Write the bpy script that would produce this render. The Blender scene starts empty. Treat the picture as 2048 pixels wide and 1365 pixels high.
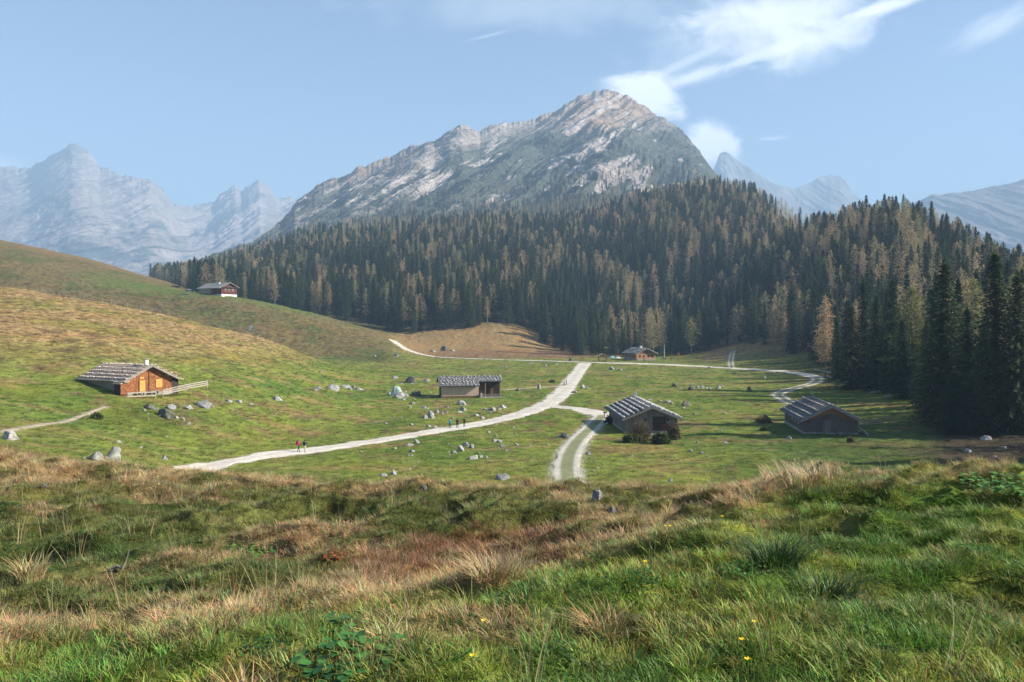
import bpy, math, random
import numpy as np
R = math.radians
random.seed(7)
rng = np.random.default_rng(11)
scn = bpy.context.scene
COL = scn.collection

# ------------------------------------------------------------------ camera
FP, CX, HY = 1600.0, 1024.0, 645.0          # focal length, centre column and eye level for a 2048 px wide frame
cam_d = bpy.data.cameras.new('camera'); cam = bpy.data.objects.new('camera', cam_d); COL.objects.link(cam)
cam_d.sensor_width = 36; cam_d.lens = 36 * FP / 2048
cam_d.shift_y = -(682.5 - HY) / 2048
cam_d.clip_start = 0.1; cam_d.clip_end = 60000
cam.location = (0, 0, 0); cam.rotation_euler = (R(90), 0, 0)
scn.camera = cam
# ------------------------------------------------------------------ light
SUN_EL, SUN_AZ = R(31), R(93)                # azimuth clockwise from +Y
sd = bpy.data.lights.new('sun', 'SUN'); sd.energy = 5.0; sd.angle = R(0.5); sd.color = (1.0, 0.93, 0.80)
sun = bpy.data.objects.new('sun', sd); COL.objects.link(sun)
from mathutils import Vector
sdir = Vector((math.sin(SUN_AZ) * math.cos(SUN_EL), math.cos(SUN_AZ) * math.cos(SUN_EL), math.sin(SUN_EL)))
sun.rotation_euler = sdir.to_track_quat('Z', 'Y').to_euler()
sun.location = (0, 0, 300)
scn.view_settings.view_transform = 'Standard'; scn.view_settings.look = 'None'
scn.view_settings.exposure = 1.6; scn.view_settings.gamma = 1
scn.cycles.use_denoising = True
scn.cycles.max_bounces = 6; scn.cycles.diffuse_bounces = 2; scn.cycles.transparent_max_bounces = 8; scn.cycles.volume_bounces = 0

world = bpy.data.worlds.new('World'); scn.world = world; world.use_nodes = True
WT = world.node_tree; WT.nodes.clear()

class N:
    """tiny node-expression helper"""
    def __init__(s, tree): s.t = tree
    def node(s, typ, **kw):
        n = s.t.nodes.new(typ)
        for k, v in kw.items(): setattr(n, k, v)
        return n
    def plug(s, sock, v):
        if isinstance(v, bpy.types.NodeSocket): s.t.links.new(v, sock)
        else: sock.default_value = v
    def m(s, op, a, b=0.0, c=0.0, clamp=False):
        n = s.node('ShaderNodeMath', operation=op, use_clamp=clamp)
        s.plug(n.inputs[0], a); s.plug(n.inputs[1], b); s.plug(n.inputs[2], c)
        return n.outputs[0]
    def smooth(s, v, lo, hi, a=0.0, b=1.0):
        n = s.node('ShaderNodeMapRange', interpolation_type='SMOOTHSTEP')
        s.plug(n.inputs[0], v); n.inputs[1].default_value = lo; n.inputs[2].default_value = hi
        n.inputs[3].default_value = a; n.inputs[4].default_value = b
        return n.outputs[0]
    def noise(s, vec, scale, detail=4.0, rough=0.55, dist=0.0, out=0):
        n = s.node('ShaderNodeTexNoise'); s.plug(n.inputs['Vector'], vec)
        n.inputs['Scale'].default_value = scale; n.inputs['Detail'].default_value = detail
        n.inputs['Roughness'].default_value = rough; n.inputs['Distortion'].default_value = dist
        return n.outputs[out]
    def mix(s, f, a, b, mode='MIX'):
        n = s.node('ShaderNodeMix', data_type='RGBA', blend_type=mode)
        s.plug(n.inputs[0], f); s.plug(n.inputs[6], a); s.plug(n.inputs[7], b)
        return n.outputs[2]
    def comb(s, x, y, z=0.0):
        n = s.node('ShaderNodeCombineXYZ'); s.plug(n.inputs[0], x); s.plug(n.inputs[1], y); s.plug(n.inputs[2], z)
        return n.outputs[0]
    def sep(s, v):
        n = s.node('ShaderNodeSeparateXYZ'); s.plug(n.inputs[0], v); return n.outputs

def build_world():
    w = N(WT)
    sky = w.node('ShaderNodeTexSky', sky_type='NISHITA', sun_disc=False)
    sky.sun_elevation = SUN_EL; sky.sun_rotation = SUN_AZ
    sky.altitude = 1300; sky.air_density = 1.0; sky.dust_density = 0.6; sky.ozone_density = 1.2
    d = w.sep(w.node('ShaderNodeTexCoord').outputs['Generated'])
    yy = w.m('MAXIMUM', d[1], 0.05)
    px = w.m('MULTIPLY_ADD', w.m('DIVIDE', d[0], yy), 1600.0, 1024.0)      # direction on a plane far ahead
    py = w.m('MULTIPLY_ADD', w.m('DIVIDE', d[2], yy), -1600.0, 645.0)
    n1 = w.noise(w.comb(w.m('MULTIPLY', px, .01), w.m('MULTIPLY', py, .014)), 1.0, 9, .62, .35)
    n2 = w.noise(w.comb(w.m('MULTIPLY', w.m('ADD', px, py), .016), w.m('MULTIPLY', w.m('SUBTRACT', px, w.m('MULTIPLY', py, -2.4)), .012)), 1.0, 8, .65, .6)
    def blob(cx, cy, rx, ry, rot=0.0, k=1.0, ns=n1, na=1.9, off=.5, hi=1.15, lo=.05):
        c, s_ = math.cos(R(rot)), math.sin(R(rot))
        dx = w.m('SUBTRACT', px, cx); dy = w.m('SUBTRACT', py, cy)
        a = w.m('ADD', w.m('MULTIPLY', dx, c / rx), w.m('MULTIPLY', dy, -s_ / rx))
        b = w.m('ADD', w.m('MULTIPLY', dx, s_ / ry), w.m('MULTIPLY', dy, c / ry))
        r = w.m('SQRT', w.m('ADD', w.m('MULTIPLY', a, a), w.m('MULTIPLY', b, b)))
        r = w.m('ADD', r, w.m('MULTIPLY', w.m('SUBTRACT', ns, off), na))
        return w.m('MULTIPLY', w.smooth(r, hi, lo), k)
    parts = [blob(1300, 192, 88, 58, -25, 1.0, n1, 1.5, .5, 1.0, .4), blob(1428, 297, 72, 66, -30, 1.0, n1, 1.5, .5, 1.0, .35), blob(1250, 165, 50, 22, 0, .5),
             blob(1570, 30, 230, 95, 8, .8), blob(1640, 85, 140, 60, 20, .6), blob(1450, 85, 260, 70, 12, .25),
             blob(1760, 18, 150, 17, 19, .9, n2, 1.2), blob(1500, 118, 260, 13, 17.5, .6, n2, 1.5),
             blob(1340, 140, 150, 12, 25, .35, n2, 1.5), blob(1390, 155, 110, 20, 12, .4, n2, 1.6),
             blob(1990, 55, 120, 34, 25, .42, n2, 1.8), blob(1545, 277, 40, 6, 4, .35, n2, .6), blob(975, 72, 60, 4, 14, .22, n2, .5),
             blob(1100, 10, 420, 60, 0, .22), blob(-10, 335, 70, 28, 0, .5)]
    tot = parts[0]
    for p in parts[1:]: tot = w.m('SUBTRACT', w.m('ADD', tot, p), w.m('MULTIPLY', tot, p))
    cloud = w.mix(w.m('MINIMUM', tot, .93), sky.outputs[0], (10.2, 10.3, 10.6, 1))
    bg = w.node('ShaderNodeBackground'); w.plug(bg.inputs[0], cloud); bg.inputs[1].default_value = 0.055
    out = w.node('ShaderNodeOutputWorld'); WT.links.new(bg.outputs[0], out.inputs[0])
build_world()

# ------------------------------------------------------------------ numpy noise
_perm = np.random.default_rng(3).permutation(4096)
_g2 = np.random.default_rng(4).uniform(0, 2 * np.pi, 4096); _gx, _gy = np.cos(_g2), np.sin(_g2)
def perlin(x, y, seed=0):
    x = np.asarray(x, float) + seed * 17.13; y = np.asarray(y, float) - seed * 9.71
    xi = np.floor(x).astype(np.int64); yi = np.floor(y).astype(np.int64); xf = x - xi; yf = y - yi
    u = xf * xf * xf * (xf * (xf * 6 - 15) + 10); v = yf * yf * yf * (yf * (yf * 6 - 15) + 10)
    def g(ix, iy, fx, fy):
        h = _perm[(_perm[ix & 4095] + iy) & 4095]
        return _gx[h] * fx + _gy[h] * fy
    a = g(xi, yi, xf, yf); b = g(xi + 1, yi, xf - 1, yf); c = g(xi, yi + 1, xf, yf - 1); d = g(xi + 1, yi + 1, xf - 1, yf - 1)
    return ((a + (b - a) * u) * (1 - v) + (c + (d - c) * u) * v) * 1.5
def fbm(x, y, o=4, seed=0, rough=.5):
    s = 0; a = 1; t = 0
    for k in range(o):
        s = s + a * perlin(x * 2 ** k, y * 2 ** k, seed + k * 5); t += a; a *= rough
    return s / t
def ridged(x, y, o=4, seed=0, rough=.5):
    s = 0; a = 1; t = 0
    for k in range(o):
        s = s + a * (1 - np.abs(perlin(x * 2 ** k, y * 2 ** k, seed + k * 5)) * 1.6); t += a; a *= rough
    return s / t
def ss(v, a, b):
    t = np.clip((v - a) / (b - a), 0, 1); return t * t * (3 - 2 * t)

# ------------------------------------------------------------------ object helpers
def tag(o, label=None, cat=None, group=None, kind=None):
    if label: o['label'] = label
    if cat: o['category'] = cat
    if group: o['group'] = group
    if kind: o['kind'] = kind
    return o
def link(o, parent=None):
    COL.objects.link(o)
    if parent: o.parent = parent
    return o
def empty(name, loc=(0, 0, 0), rz=0):
    o = bpy.data.objects.new(name, None); o.location = loc; o.rotation_euler = (0, 0, rz); o.empty_display_size = .5
    return link(o)
def npmesh(name, V, F, mats=(), smooth=False, mi=None, colors=None):
    """V (n,3); F list of arrays (k,3) or (k,4)"""
    me = bpy.data.meshes.new(name)
    V = np.asarray(V, np.float32); F = [np.asarray(f, np.int32) for f in (F if isinstance(F, list) else [F]) if len(f)]
    me.vertices.add(len(V)); me.vertices.foreach_set('co', V.ravel())
    loops = np.concatenate([f.ravel() for f in F]) if F else np.zeros(0, np.int32)
    tot = np.concatenate([np.full(len(f), f.shape[1], np.int32) for f in F]) if F else np.zeros(0, np.int32)
    me.loops.add(len(loops)); me.loops.foreach_set('vertex_index', loops)
    me.polygons.add(len(tot)); me.polygons.foreach_set('loop_start', np.concatenate([[0], np.cumsum(tot)[:-1]]).astype(np.int32) if len(tot) else tot)
    me.polygons.foreach_set('loop_total', tot)
    for m in mats: me.materials.append(m)
    if mi is not None: me.polygons.foreach_set('material_index', np.asarray(mi, np.int32))
    if smooth: me.polygons.foreach_set('use_smooth', np.ones(len(tot), bool))
    if colors is not None:
        a = me.color_attributes.new('tint', 'FLOAT_COLOR', 'POINT')
        c = np.ones((len(V), 4), np.float32); c[:, :3] = colors; a.data.foreach_set('color', c.ravel())
    me.update(calc_edges=True); me.validate()
    return me
class MB:
    def __init__(s): s.v = []; s.f = []; s.mi = []
    def add(s, vs, fs, mi=0):
        o = len(s.v); s.v += [tuple(v) for v in vs]; s.f += [tuple(i + o for i in f) for f in fs]; s.mi += [mi] * len(fs); return s
    def box(s, c, d, rz=0, rx=0, ry=0, mi=0, jit=0):
        from mathutils import Euler
        M = Euler((rx, ry, rz)).to_matrix(); vs = []
        for k in range(8):
            p = Vector(((k & 1) - .5, ((k >> 1) & 1) - .5, ((k >> 2) & 1) - .5))
            p = Vector((p.x * d[0], p.y * d[1], p.z * d[2]))
            if jit: p += Vector([random.uniform(-jit, jit) for _ in range(3)])
            vs.append(M @ p + Vector(c))
        return s.add(vs, [(0, 2, 3, 1), (4, 5, 7, 6), (0, 1, 5, 4), (2, 6, 7, 3), (0, 4, 6, 2), (1, 3, 7, 5)], mi)
    def bar(s, a, b, w, h=None, mi=0):
        a = Vector(a); b = Vector(b); h = h or w; d = (b - a).normalized()
        u = d.cross(Vector((0, 0, 1)));  u = u.normalized() if u.length > 1e-4 else Vector((1, 0, 0))
        v = u.cross(d).normalized(); vs = []
        for p in (a, b):
            for i, j in ((-1, -1), (1, -1), (1, 1), (-1, 1)): vs.append(p + u * w / 2 * i + v * h / 2 * j)
        return s.add(vs, [(0, 1, 2, 3), (7, 6, 5, 4), (0, 4, 5, 1), (1, 5, 6, 2), (2, 6, 7, 3), (3, 7, 4, 0)], mi)
    def tube(s, pts, rads, n=8, mi=0):
        rings = []; vs = []; fs = []
        for k, (p, r) in enumerate(zip(pts, rads)):
            p = Vector(p); q = Vector(pts[min(k + 1, len(pts) - 1)]) - Vector(pts[max(k - 1, 0)])
            q.normalize(); u = q.cross(Vector((0, 1, 0))) if abs(q.y) < .9 else q.cross(Vector((1, 0, 0))); u.normalize(); v = q.cross(u)
            for i in range(n):
                a = 2 * math.pi * i / n; vs.append(p + (u * math.cos(a) + v * math.sin(a)) * r)
        for k in range(len(pts) - 1):
            for i in range(n):
                j = (i + 1) % n; fs.append((k * n + i, k * n + j, (k + 1) * n + j, (k + 1) * n + i))
        fs.append(tuple(range(n))[::-1]); fs.append(tuple((len(pts) - 1) * n + i for i in range(n)))
        return s.add(vs, fs, mi)
    def poly(s, pts, th, mi=0):
        """convex polygon extruded by vector th"""
        n = len(pts); vs = [Vector(p) for p in pts] + [Vector(p) + Vector(th) for p in pts]
        fs = [tuple(range(n))[::-1], tuple(range(n, 2 * n))] + [(i, (i + 1) % n, n + (i + 1) % n, n + i) for i in range(n)]
        return s.add(vs, fs, mi)
    def rock(s, c, r, sx=1, sy=1, sz=.7, mi=0, seed=None, sub=1):
        V, F = rock_arrays(sub, seed if seed is not None else random.randint(0, 9999))
        return s.add([(c[0] + v[0] * r * sx, c[1] + v[1] * r * sy, c[2] + v[2] * r * sz) for v in V], [tuple(f) for f in F], mi)
    def build(s, name, mats, parent=None, smooth=False):
        if not isinstance(mats, (list, tuple)): mats = [mats]
        me = bpy.data.meshes.new(name); me.from_pydata(s.v, [], s.f)
        for m in mats: me.materials.append(m)
        me.polygons.foreach_set('material_index', s.mi)
        if smooth: me.polygons.foreach_set('use_smooth', [True] * len(s.f))
        import bmesh
        bm = bmesh.new(); bm.from_mesh(me); bmesh.ops.recalc_face_normals(bm, faces=bm.faces); bm.to_mesh(me); bm.free()
        me.update()
        return link(bpy.data.objects.new(name, me), parent)
_ico = {}
def ico(sub):
    if sub in _ico: return _ico[sub]
    import bmesh
    bm = bmesh.new(); bmesh.ops.create_icosphere(bm, subdivisions=sub, radius=1)
    V = np.array([v.co[:] for v in bm.verts]); F = np.array([[v.index for v in f.verts] for f in bm.faces]); bm.free()
    _ico[sub] = (V, F); return _ico[sub]
def rock_arrays(sub, seed):
    V, F = ico(sub); r = np.random.default_rng(seed); V = V.copy()
    for _ in range(r.integers(6, 13) if sub > 1 else 3):              # chip flat facets off the ball
        n = r.normal(size=3); n[2] = abs(n[2]) * .7; n /= np.linalg.norm(n); d = r.uniform(.42, .92)
        h = V @ n; V = V - np.maximum(h - d, 0)[:, None] * n * .95
    if sub > 1:
        dd = fbm(V[:, 0] * 1.7 + V[:, 2] * 1.1 + seed, V[:, 1] * 1.7 - V[:, 2] * .9, 4, seed % 50, .6); V = V * (1 + .5 * dd[:, None])
    else: V = V * (1 + r.uniform(-.15, .15, (len(V), 1)))
    return V, F

# ------------------------------------------------------------------ materials
def mat(name, rough=.9):
    m = bpy.data.materials.new(name); m.use_nodes = True; t = m.node_tree
    b = t.nodes['Principled BSDF']; b.inputs['Roughness'].default_value = rough; b.inputs['Specular IOR Level'].default_value = .25
    return m, N(t), b
def bump(w, b, h, strength=.5, dist=.1):
    n = w.node('ShaderNodeBump'); n.inputs['Strength'].default_value = strength; n.inputs['Distance'].default_value = dist
    w.plug(n.inputs['Height'], h); w.plug(b.inputs['Normal'], n.outputs[0])
def pos(w): return w.node('ShaderNodeNewGeometry').outputs['Position']
def obc(w): return w.node('ShaderNodeTexCoord').outputs['Object']
def c4(c): return (c[0], c[1], c[2], 1)
def simple(name, c1, c2=None, scale=2.0, rough=.9, bs=.4, bd=.03, stretch=(1, 1, 1)):
    m, w, b = mat(name, rough); c2 = c2 or tuple(x * .6 for x in c1)
    mp = w.node('ShaderNodeMapping'); w.plug(mp.inputs[0], obc(w)); mp.inputs['Scale'].default_value = stretch
    n = w.noise(mp.outputs[0], scale, 6, .65)
    w.plug(b.inputs['Base Color'], w.mix(w.smooth(n, .3, .7), c4(c1), c4(c2)))
    if bs: bump(w, b, n, bs, bd)
    return m
def shingle(name, c1, c2, c3, sc=(2.2, 4.5), plank=False):
    """weathered wooden shingles / boards in object space"""
    m, w, b = mat(name, .85)
    o = w.sep(obc(w)); h = w.m('ADD', o[0], o[1])
    br = w.node('ShaderNodeTexBrick'); br.offset = 0 if plank else .5
    w.plug(br.inputs['Vector'], w.comb(w.m('MULTIPLY', h, sc[0]), w.m('MULTIPLY', o[2], sc[1])))
    br.inputs['Scale'].default_value = 1; br.inputs['Brick Width'].default_value = .5; br.inputs['Row Height'].default_value = .5 if not plank else 8
    br.inputs['Mortar Size'].default_value = .03; br.inputs['Mortar Smooth'].default_value = .3
    br.inputs['Color1'].default_value = c4(c1); br.inputs['Color2'].default_value = c4(c2); br.inputs['Mortar'].default_value = c4(c3)
    n = w.noise(obc(w), 1.3, 6, .7)
    w.plug(b.inputs['Base Color'], w.mix(w.smooth(n, .35, .7, 0, .5), br.outputs[0], c4([x * .55 for x in c2])))
    bump(w, b, w.m('ADD', w.m('MULTIPLY', br.outputs['Fac'], -1), w.m('MULTIPLY', w.noise(obc(w), 9, 4), .7)), .6, .04)
    return m

def ground_mat():
    m, w, b = mat('alpine turf', .95); b.inputs['Specular IOR Level'].default_value = .08
    p = pos(w); col = w.node('ShaderNodeAttribute', attribute_name='tint').outputs['Color']
    n1 = w.noise(p, .55, 8, .7); n2 = w.noise(p, 3.2, 6, .7); n3 = w.noise(p, .09, 5, .6)
    v = w.m('MULTIPLY', w.smooth(n1, .3, .7, .5, 1.45), w.smooth(n2, .3, .7, .55, 1.4))
    c = w.mix(1.0, col, w.comb(v, v, v), 'MULTIPLY')
    c = w.mix(w.smooth(n3, .35, .65, 0, .28), c, w.mix(1.0, col, (1.45, 1.0, .62, 1), 'MULTIPLY'))
    w.plug(b.inputs['Base Color'], c)
    bump(w, b, w.m('ADD', w.m('MULTIPLY', n1, 1.0), w.m('MULTIPLY', n2, .35)), .9, .5)
    return m
def rock_ground_mat():
    m, w, b = mat('mountain face', .95); b.inputs['Specular IOR Level'].default_value = .05
    p = pos(w); col = w.node('ShaderNodeAttribute', attribute_name='tint').outputs['Color']
    n1 = w.noise(p, .012, 9, .68); n2 = w.noise(p, .06, 7, .7)
    v = w.m('MULTIPLY', w.smooth(n1, .3, .7, .66, 1.3), w.smooth(n2, .3, .7, .75, 1.25))
    w.plug(b.inputs['Base Color'], w.mix(1.0, col, w.comb(v, v, v), 'MULTIPLY'))
    bump(w, b, w.m('ADD', n1, w.m('MULTIPLY', n2, .35)), 1.0, 28)
    return m
def gravel_mat(name='pale gravel', k=1.0):
    m, w, b = mat(name, .95); p = pos(w); col = w.node('ShaderNodeAttribute', attribute_name='tint').outputs['Color']
    n = w.noise(p, 1.4, 8, .75); n2 = w.noise(p, .25, 4, .6)
    v = w.m('MULTIPLY', w.smooth(n, .25, .75, .72, 1.18), w.smooth(n2, .3, .7, .86, 1.1))
    w.plug(b.inputs['Base Color'], w.mix(1.0, col, w.comb(v, v, v), 'MULTIPLY')); bump(w, b, n, .5, .06)
    return m
def limestone():
    m, w, b = mat('limestone', .92); p = obc(w); rnd = w.node('ShaderNodeObjectInfo').outputs['Random']
    n = w.noise(p, 2.0, 8, .7); n2 = w.noise(p, .9, 5, .6)
    c = w.mix(w.smooth(n, .35, .65), (.17, .165, .155, 1), (.44, .43, .41, 1))
    c = w.mix(w.smooth(n2, .52, .7, 0, .7), c, (.12, .12, .085, 1))
    v = w.m('MULTIPLY_ADD', rnd, .5, .72)
    w.plug(b.inputs['Base Color'], w.mix(1.0, c, w.comb(v, v, v), 'MULTIPLY')); bump(w, b, n, .9, .15)
    return m
def foliage_mat(name, cols, lo=.65, hi=1.3, transl=.25):
    m, w, b = mat(name, .8); b.inputs['Specular IOR Level'].default_value = .15
    rnd = w.node('ShaderNodeObjectInfo').outputs['Random']
    cr = w.node('ShaderNodeValToRGB'); w.plug(cr.inputs[0], rnd)
    while len(cr.color_ramp.elements) < len(cols): cr.color_ramp.elements.new(.5)
    for k, c in enumerate(cols):
        e = cr.color_ramp.elements[k]; e.position = k / (len(cols) - 1); e.color = c4(c)
    n = w.noise(obc(w), .8, 3, .6); n2 = w.noise(obc(w), 5, 2, .6)
    v = w.m('MULTIPLY', w.smooth(n, .3, .7, lo, hi), w.smooth(n2, .3, .7, .75, 1.25))
    c = w.mix(1.0, cr.outputs[0], w.comb(v, v, v), 'MULTIPLY'); w.plug(b.inputs['Base Color'], c)
    t = w.node('ShaderNodeBsdfTranslucent'); w.plug(t.inputs[0], c)
    mx = w.node('ShaderNodeMixShader'); mx.inputs[0].default_value = transl
    w.t.links.new(b.outputs[0], mx.inputs[1]); w.t.links.new(t.outputs[0], mx.inputs[2])
    w.t.links.new(mx.outputs[0], w.t.nodes['Material Output'].inputs[0])
    return m
def blade_mat():
    m, w, b = mat('grass blades', .6); b.inputs['Specular IOR Level'].default_value = .35
    a = w.node('ShaderNodeAttribute', attribute_name='tuft', attribute_type='INSTANCER').outputs['Color']
    bl = w.node('ShaderNodeAttribute', attribute_name='tint').outputs['Color']
    c = w.mix(1.0, a, bl, 'MULTIPLY'); w.plug(b.inputs['Base Color'], c)
    t = w.node('ShaderNodeBsdfTranslucent'); w.plug(t.inputs[0], c)
    mx = w.node('ShaderNodeMixShader'); mx.inputs[0].default_value = .3
    w.t.links.new(b.outputs[0], mx.inputs[1]); w.t.links.new(t.outputs[0], mx.inputs[2])
    w.t.links.new(mx.outputs[0], w.t.nodes['Material Output'].inputs[0])
    return m
M_GROUND = ground_mat(); M_MOUNT = rock_ground_mat(); M_GRAVEL = gravel_mat(); M_STONE = limestone(); M_BLADE = blade_mat()
M_SPRUCE = foliage_mat('spruce needles', [(.022, .046, .022), (.032, .060, .028), (.044, .070, .028), (.075, .098, .040)])
M_LARCH = foliage_mat('larch needles', [(.22, .24, .10), (.40, .31, .18), (.45, .33, .20), (.30, .29, .14), (.50, .36, .21)], .7, 1.3, .35)
M_OLIVE = foliage_mat('olive larch needles', [(.13, .15, .045), (.17, .18, .055)], .7, 1.3, .35)
M_YOUNG = foliage_mat('yellow larch needles', [(.42, .24, .05), (.36, .25, .06)], .7, 1.3, .35)
M_STONED = simple('mossy dark stone', (.16, .15, .13), (.05, .055, .035), 2.5, bs=1, bd=.1)
M_LEAF = foliage_mat('shrub leaves', [(.05, .085, .02), (.08, .10, .03)], .6, 1.3, .3)
M_BUSH = foliage_mat('brown twigs and dry leaves', [(.10, .075, .04), (.13, .10, .055)], .6, 1.3, .2)
M_BARK = simple('bark', (.16, .125, .10), (.07, .055, .045), 3, stretch=(1, 1, .3), bs=.8)
M_BARKG = simple('grey bark', (.24, .21, .18), (.10, .085, .07), 3, stretch=(1, 1, .3), bs=.8)

# ------------------------------------------------------------------ terrain: heights by distance Y and bearing (column of the 2048 px frame)
def y2z(pairs, Y): return [(x, (HY - y) * Y / FP) for x, y in pairs]
TAB = [
 (1.2, [(0, -1.62), (2048, -1.6)]), (3, [(0, -1.80), (1024, -1.7), (2048, -1.66)]),
 (5, [(0, -2.02), (450, -1.95), (900, -1.88), (1100, -1.85), (2048, -1.8)]),
 (6, [(0, -2.42), (450, -2.28), (900, -2.05), (1100, -1.98), (1350, -1.93), (2048, -1.88)]),
 (8, [(0, -2.95), (450, -2.85), (900, -2.75), (1100, -2.5), (1350, -2.2), (1700, -2.15), (2048, -2.1)]),
 (10, [(0, -3.1), (450, -3.15), (900, -3.05), (1100, -3.0), (1350, -2.65), (1500, -2.35), (1700, -2.3), (2048, -2.25)]),
 (13, [(0, -3.3), (450, -3.35), (900, -3.15), (1100, -3.15), (1350, -3.1), (1500, -2.9), (1650, -2.5), (2048, -2.45)]),
 (17, [(0, -3.4), (450, -3.6), (900, -3.55), (1100, -3.5), (1350, -3.65), (1500, -3.5), (1700, -3.3), (2048, -3.2)]),
 (21, [(-600, -2.9), (0, -3.6), (250, -4.0), (450, -4.2), (700, -4.4), (900, -4.45), (1100, -4.4), (1350, -4.6), (2048, -4.6)]),
 (26, [(-600, -3.1), (0, -4.15), (150, -4.8), (300, -4.9), (450, -5.1), (700, -5.6), (1100, -6), (2048, -6.2)]),
 (34, [(-600, -5), (0, -6.2), (450, -8), (1100, -9), (2048, -9.3)]),
 (45, [(-600, -8), (0, -9), (450, -12), (1100, -13), (2048, -13)])]
PT = {
 60: [(-600, 860), (0, 905), (400, 990), (600, 1030), (1024, 1080), (1600, 1080), (2048, 1070)],
 80: [(-600, 830), (0, 868), (200, 900), (400, 965), (600, 988), (1024, 1000), (1600, 1000), (2048, 985), (2600, 960)],
 105: [(-600, 765), (0, 815), (200, 858), (320, 895), (400, 917), (600, 921), (1024, 922), (2048, 915), (2600, 880)],
 125: [(-600, 710), (0, 752), (100, 765), (250, 783), (400, 815), (550, 862), (650, 878), (1024, 880), (1850, 878), (2048, 865), (2600, 830)],
 150: [(-600, 650), (0, 692), (200, 715), (400, 765), (600, 820), (740, 838), (1024, 843), (1700, 843), (1850, 838), (2048, 822), (2600, 760)],
 200: [(-600, 580), (0, 625), (200, 650), (400, 692), (600, 752), (700, 780), (850, 792), (1024, 793), (1600, 793), (1750, 788), (1900, 770), (2048, 745), (2600, 650)],
 250: [(-600, 540), (0, 588), (200, 617), (400, 658), (550, 694), (650, 733), (750, 752), (900, 763), (1500, 763), (1700, 754), (1850, 725), (2048, 690), (2600, 600)],
 290: [(-600, 520), (0, 569), (200, 602), (300, 622), (400, 643), (550, 683), (660, 726), (760, 740), (900, 747), (1450, 747), (1600, 743), (1700, 733), (1850, 690), (2048, 640), (2600, 560)],
 330: [(-600, 580), (0, 622), (200, 658), (400, 692), (500, 705), (660, 726), (780, 728), (900, 734), (1450, 734), (1600, 727), (1700, 705), (1850, 650), (2048, 625), (2600, 600)],
 370: [(-600, 560), (0, 605), (200, 642), (350, 655), (500, 670), (650, 695), (740, 708), (800, 717), (1000, 723), (1400, 724), (1500, 713), (1600, 700), (1700, 665), (1850, 600), (2048, 600)],
 420: [(-600, 500), (0, 555), (200, 590), (350, 603), (470, 612), (600, 642), (700, 668), (760, 688), (800, 699), (860, 712), (1000, 715), (1300, 716), (1390, 712), (1450, 700), (1600, 655), (1700, 600), (1850, 548), (1950, 562), (2048, 595)],
 460: [(-600, 450), (0, 522), (200, 562), (330, 580), (470, 589), (600, 613), (700, 642), (760, 668), (800, 688), (870, 695), (1000, 698), (1080, 702), (1300, 708), (1400, 696), (1500, 668), (1600, 615), (1700, 550), (1850, 508), (1950, 545), (2048, 590)],
 500: [(-600, 420), (0, 505), (200, 548), (330, 574), (470, 602), (600, 632), (700, 655), (790, 672), (860, 664), (920, 660), (1000, 652), (1060, 668), (1100, 690), (1200, 700), (1300, 700), (1400, 685), (1500, 640), (1600, 570), (1700, 500), (1780, 467), (1850, 476), (1950, 540), (2048, 595)],
 600: [(-600, 380), (0, 475), (200, 521), (330, 561), (470, 610), (600, 612), (800, 610), (1000, 600), (1200, 640), (1300, 640), (1400, 620), (1500, 575), (1600, 512), (1700, 472), (1770, 460), (1850, 474), (1950, 548), (2048, 600)],
 800: [(-600, 420), (0, 520), (200, 560), (330, 588), (400, 578), (500, 562), (650, 530), (800, 525), (1000, 515), (1200, 515), (1300, 480), (1400, 455), (1500, 455), (1600, 482), (1700, 480), (1850, 500), (2048, 560)],
 1000: [(0, 560), (200, 570), (330, 568), (400, 560), (500, 532), (650, 490), (800, 475), (1000, 462), (1100, 468), (1200, 445), (1300, 410), (1400, 386), (1440, 384), (1500, 398), (1600, 450), (1700, 480), (1850, 510), (2048, 560)],
 1200: [(0, 580), (200, 575), (330, 563), (400, 550), (500, 512), (650, 468), (800, 455), (1000, 450), (1100, 462), (1200, 458), (1300, 430), (1400, 410), (1500, 440), (1600, 470), (1700, 480), (2048, 560)],
 1500: [(0, 600), (200, 585), (330, 562), (400, 543), (500, 505), (650, 458), (800, 447), (1000, 412), (1200, 388), (1350, 375), (1430, 390), (1500, 420), (1600, 480), (2048, 590)],
 2000: [(0, 620), (330, 600), (500, 560), (800, 500), (1200, 450), (1430, 450), (1600, 520), (2048, 610)]}
for Y, p in PT.items(): TAB.append((Y, y2z(p, Y)))
TX0, TX1, NX, NY = -900.0, 2900.0, 1400, 1150
xs = np.linspace(TX0, TX1, NX); ly = np.linspace(math.log(1.2), math.log(2000), NY); Ys = np.exp(ly)
rows = np.array([np.interp(xs, [q[0] for q in p], [q[1] for q in p]) for _, p in TAB]); rl = np.log([r[0] for r in TAB])
ZB = np.empty((NY, NX))
for i in range(NX): ZB[:, i] = np.interp(ly, rl, rows[:, i])
def blur(A, s, ax):
    k = int(3 * s) + 1; g = np.exp(-.5 * (np.arange(-k, k + 1) / s) ** 2); g /= g.sum()
    P = np.pad(A, [(k, k) if a == ax else (0, 0) for a in (0, 1)], mode='edge'); O = np.zeros_like(A)
    for j, wv in enumerate(g): O += wv * (P[j:j + A.shape[0], :] if ax == 0 else P[:, j:j + A.shape[1]])
    return O
ZB = blur(blur(ZB, 9, 1), 4.5, 0)
PXg, Yg = np.meshgrid(xs, Ys); Xg = (PXg - CX) / FP * Yg
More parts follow.
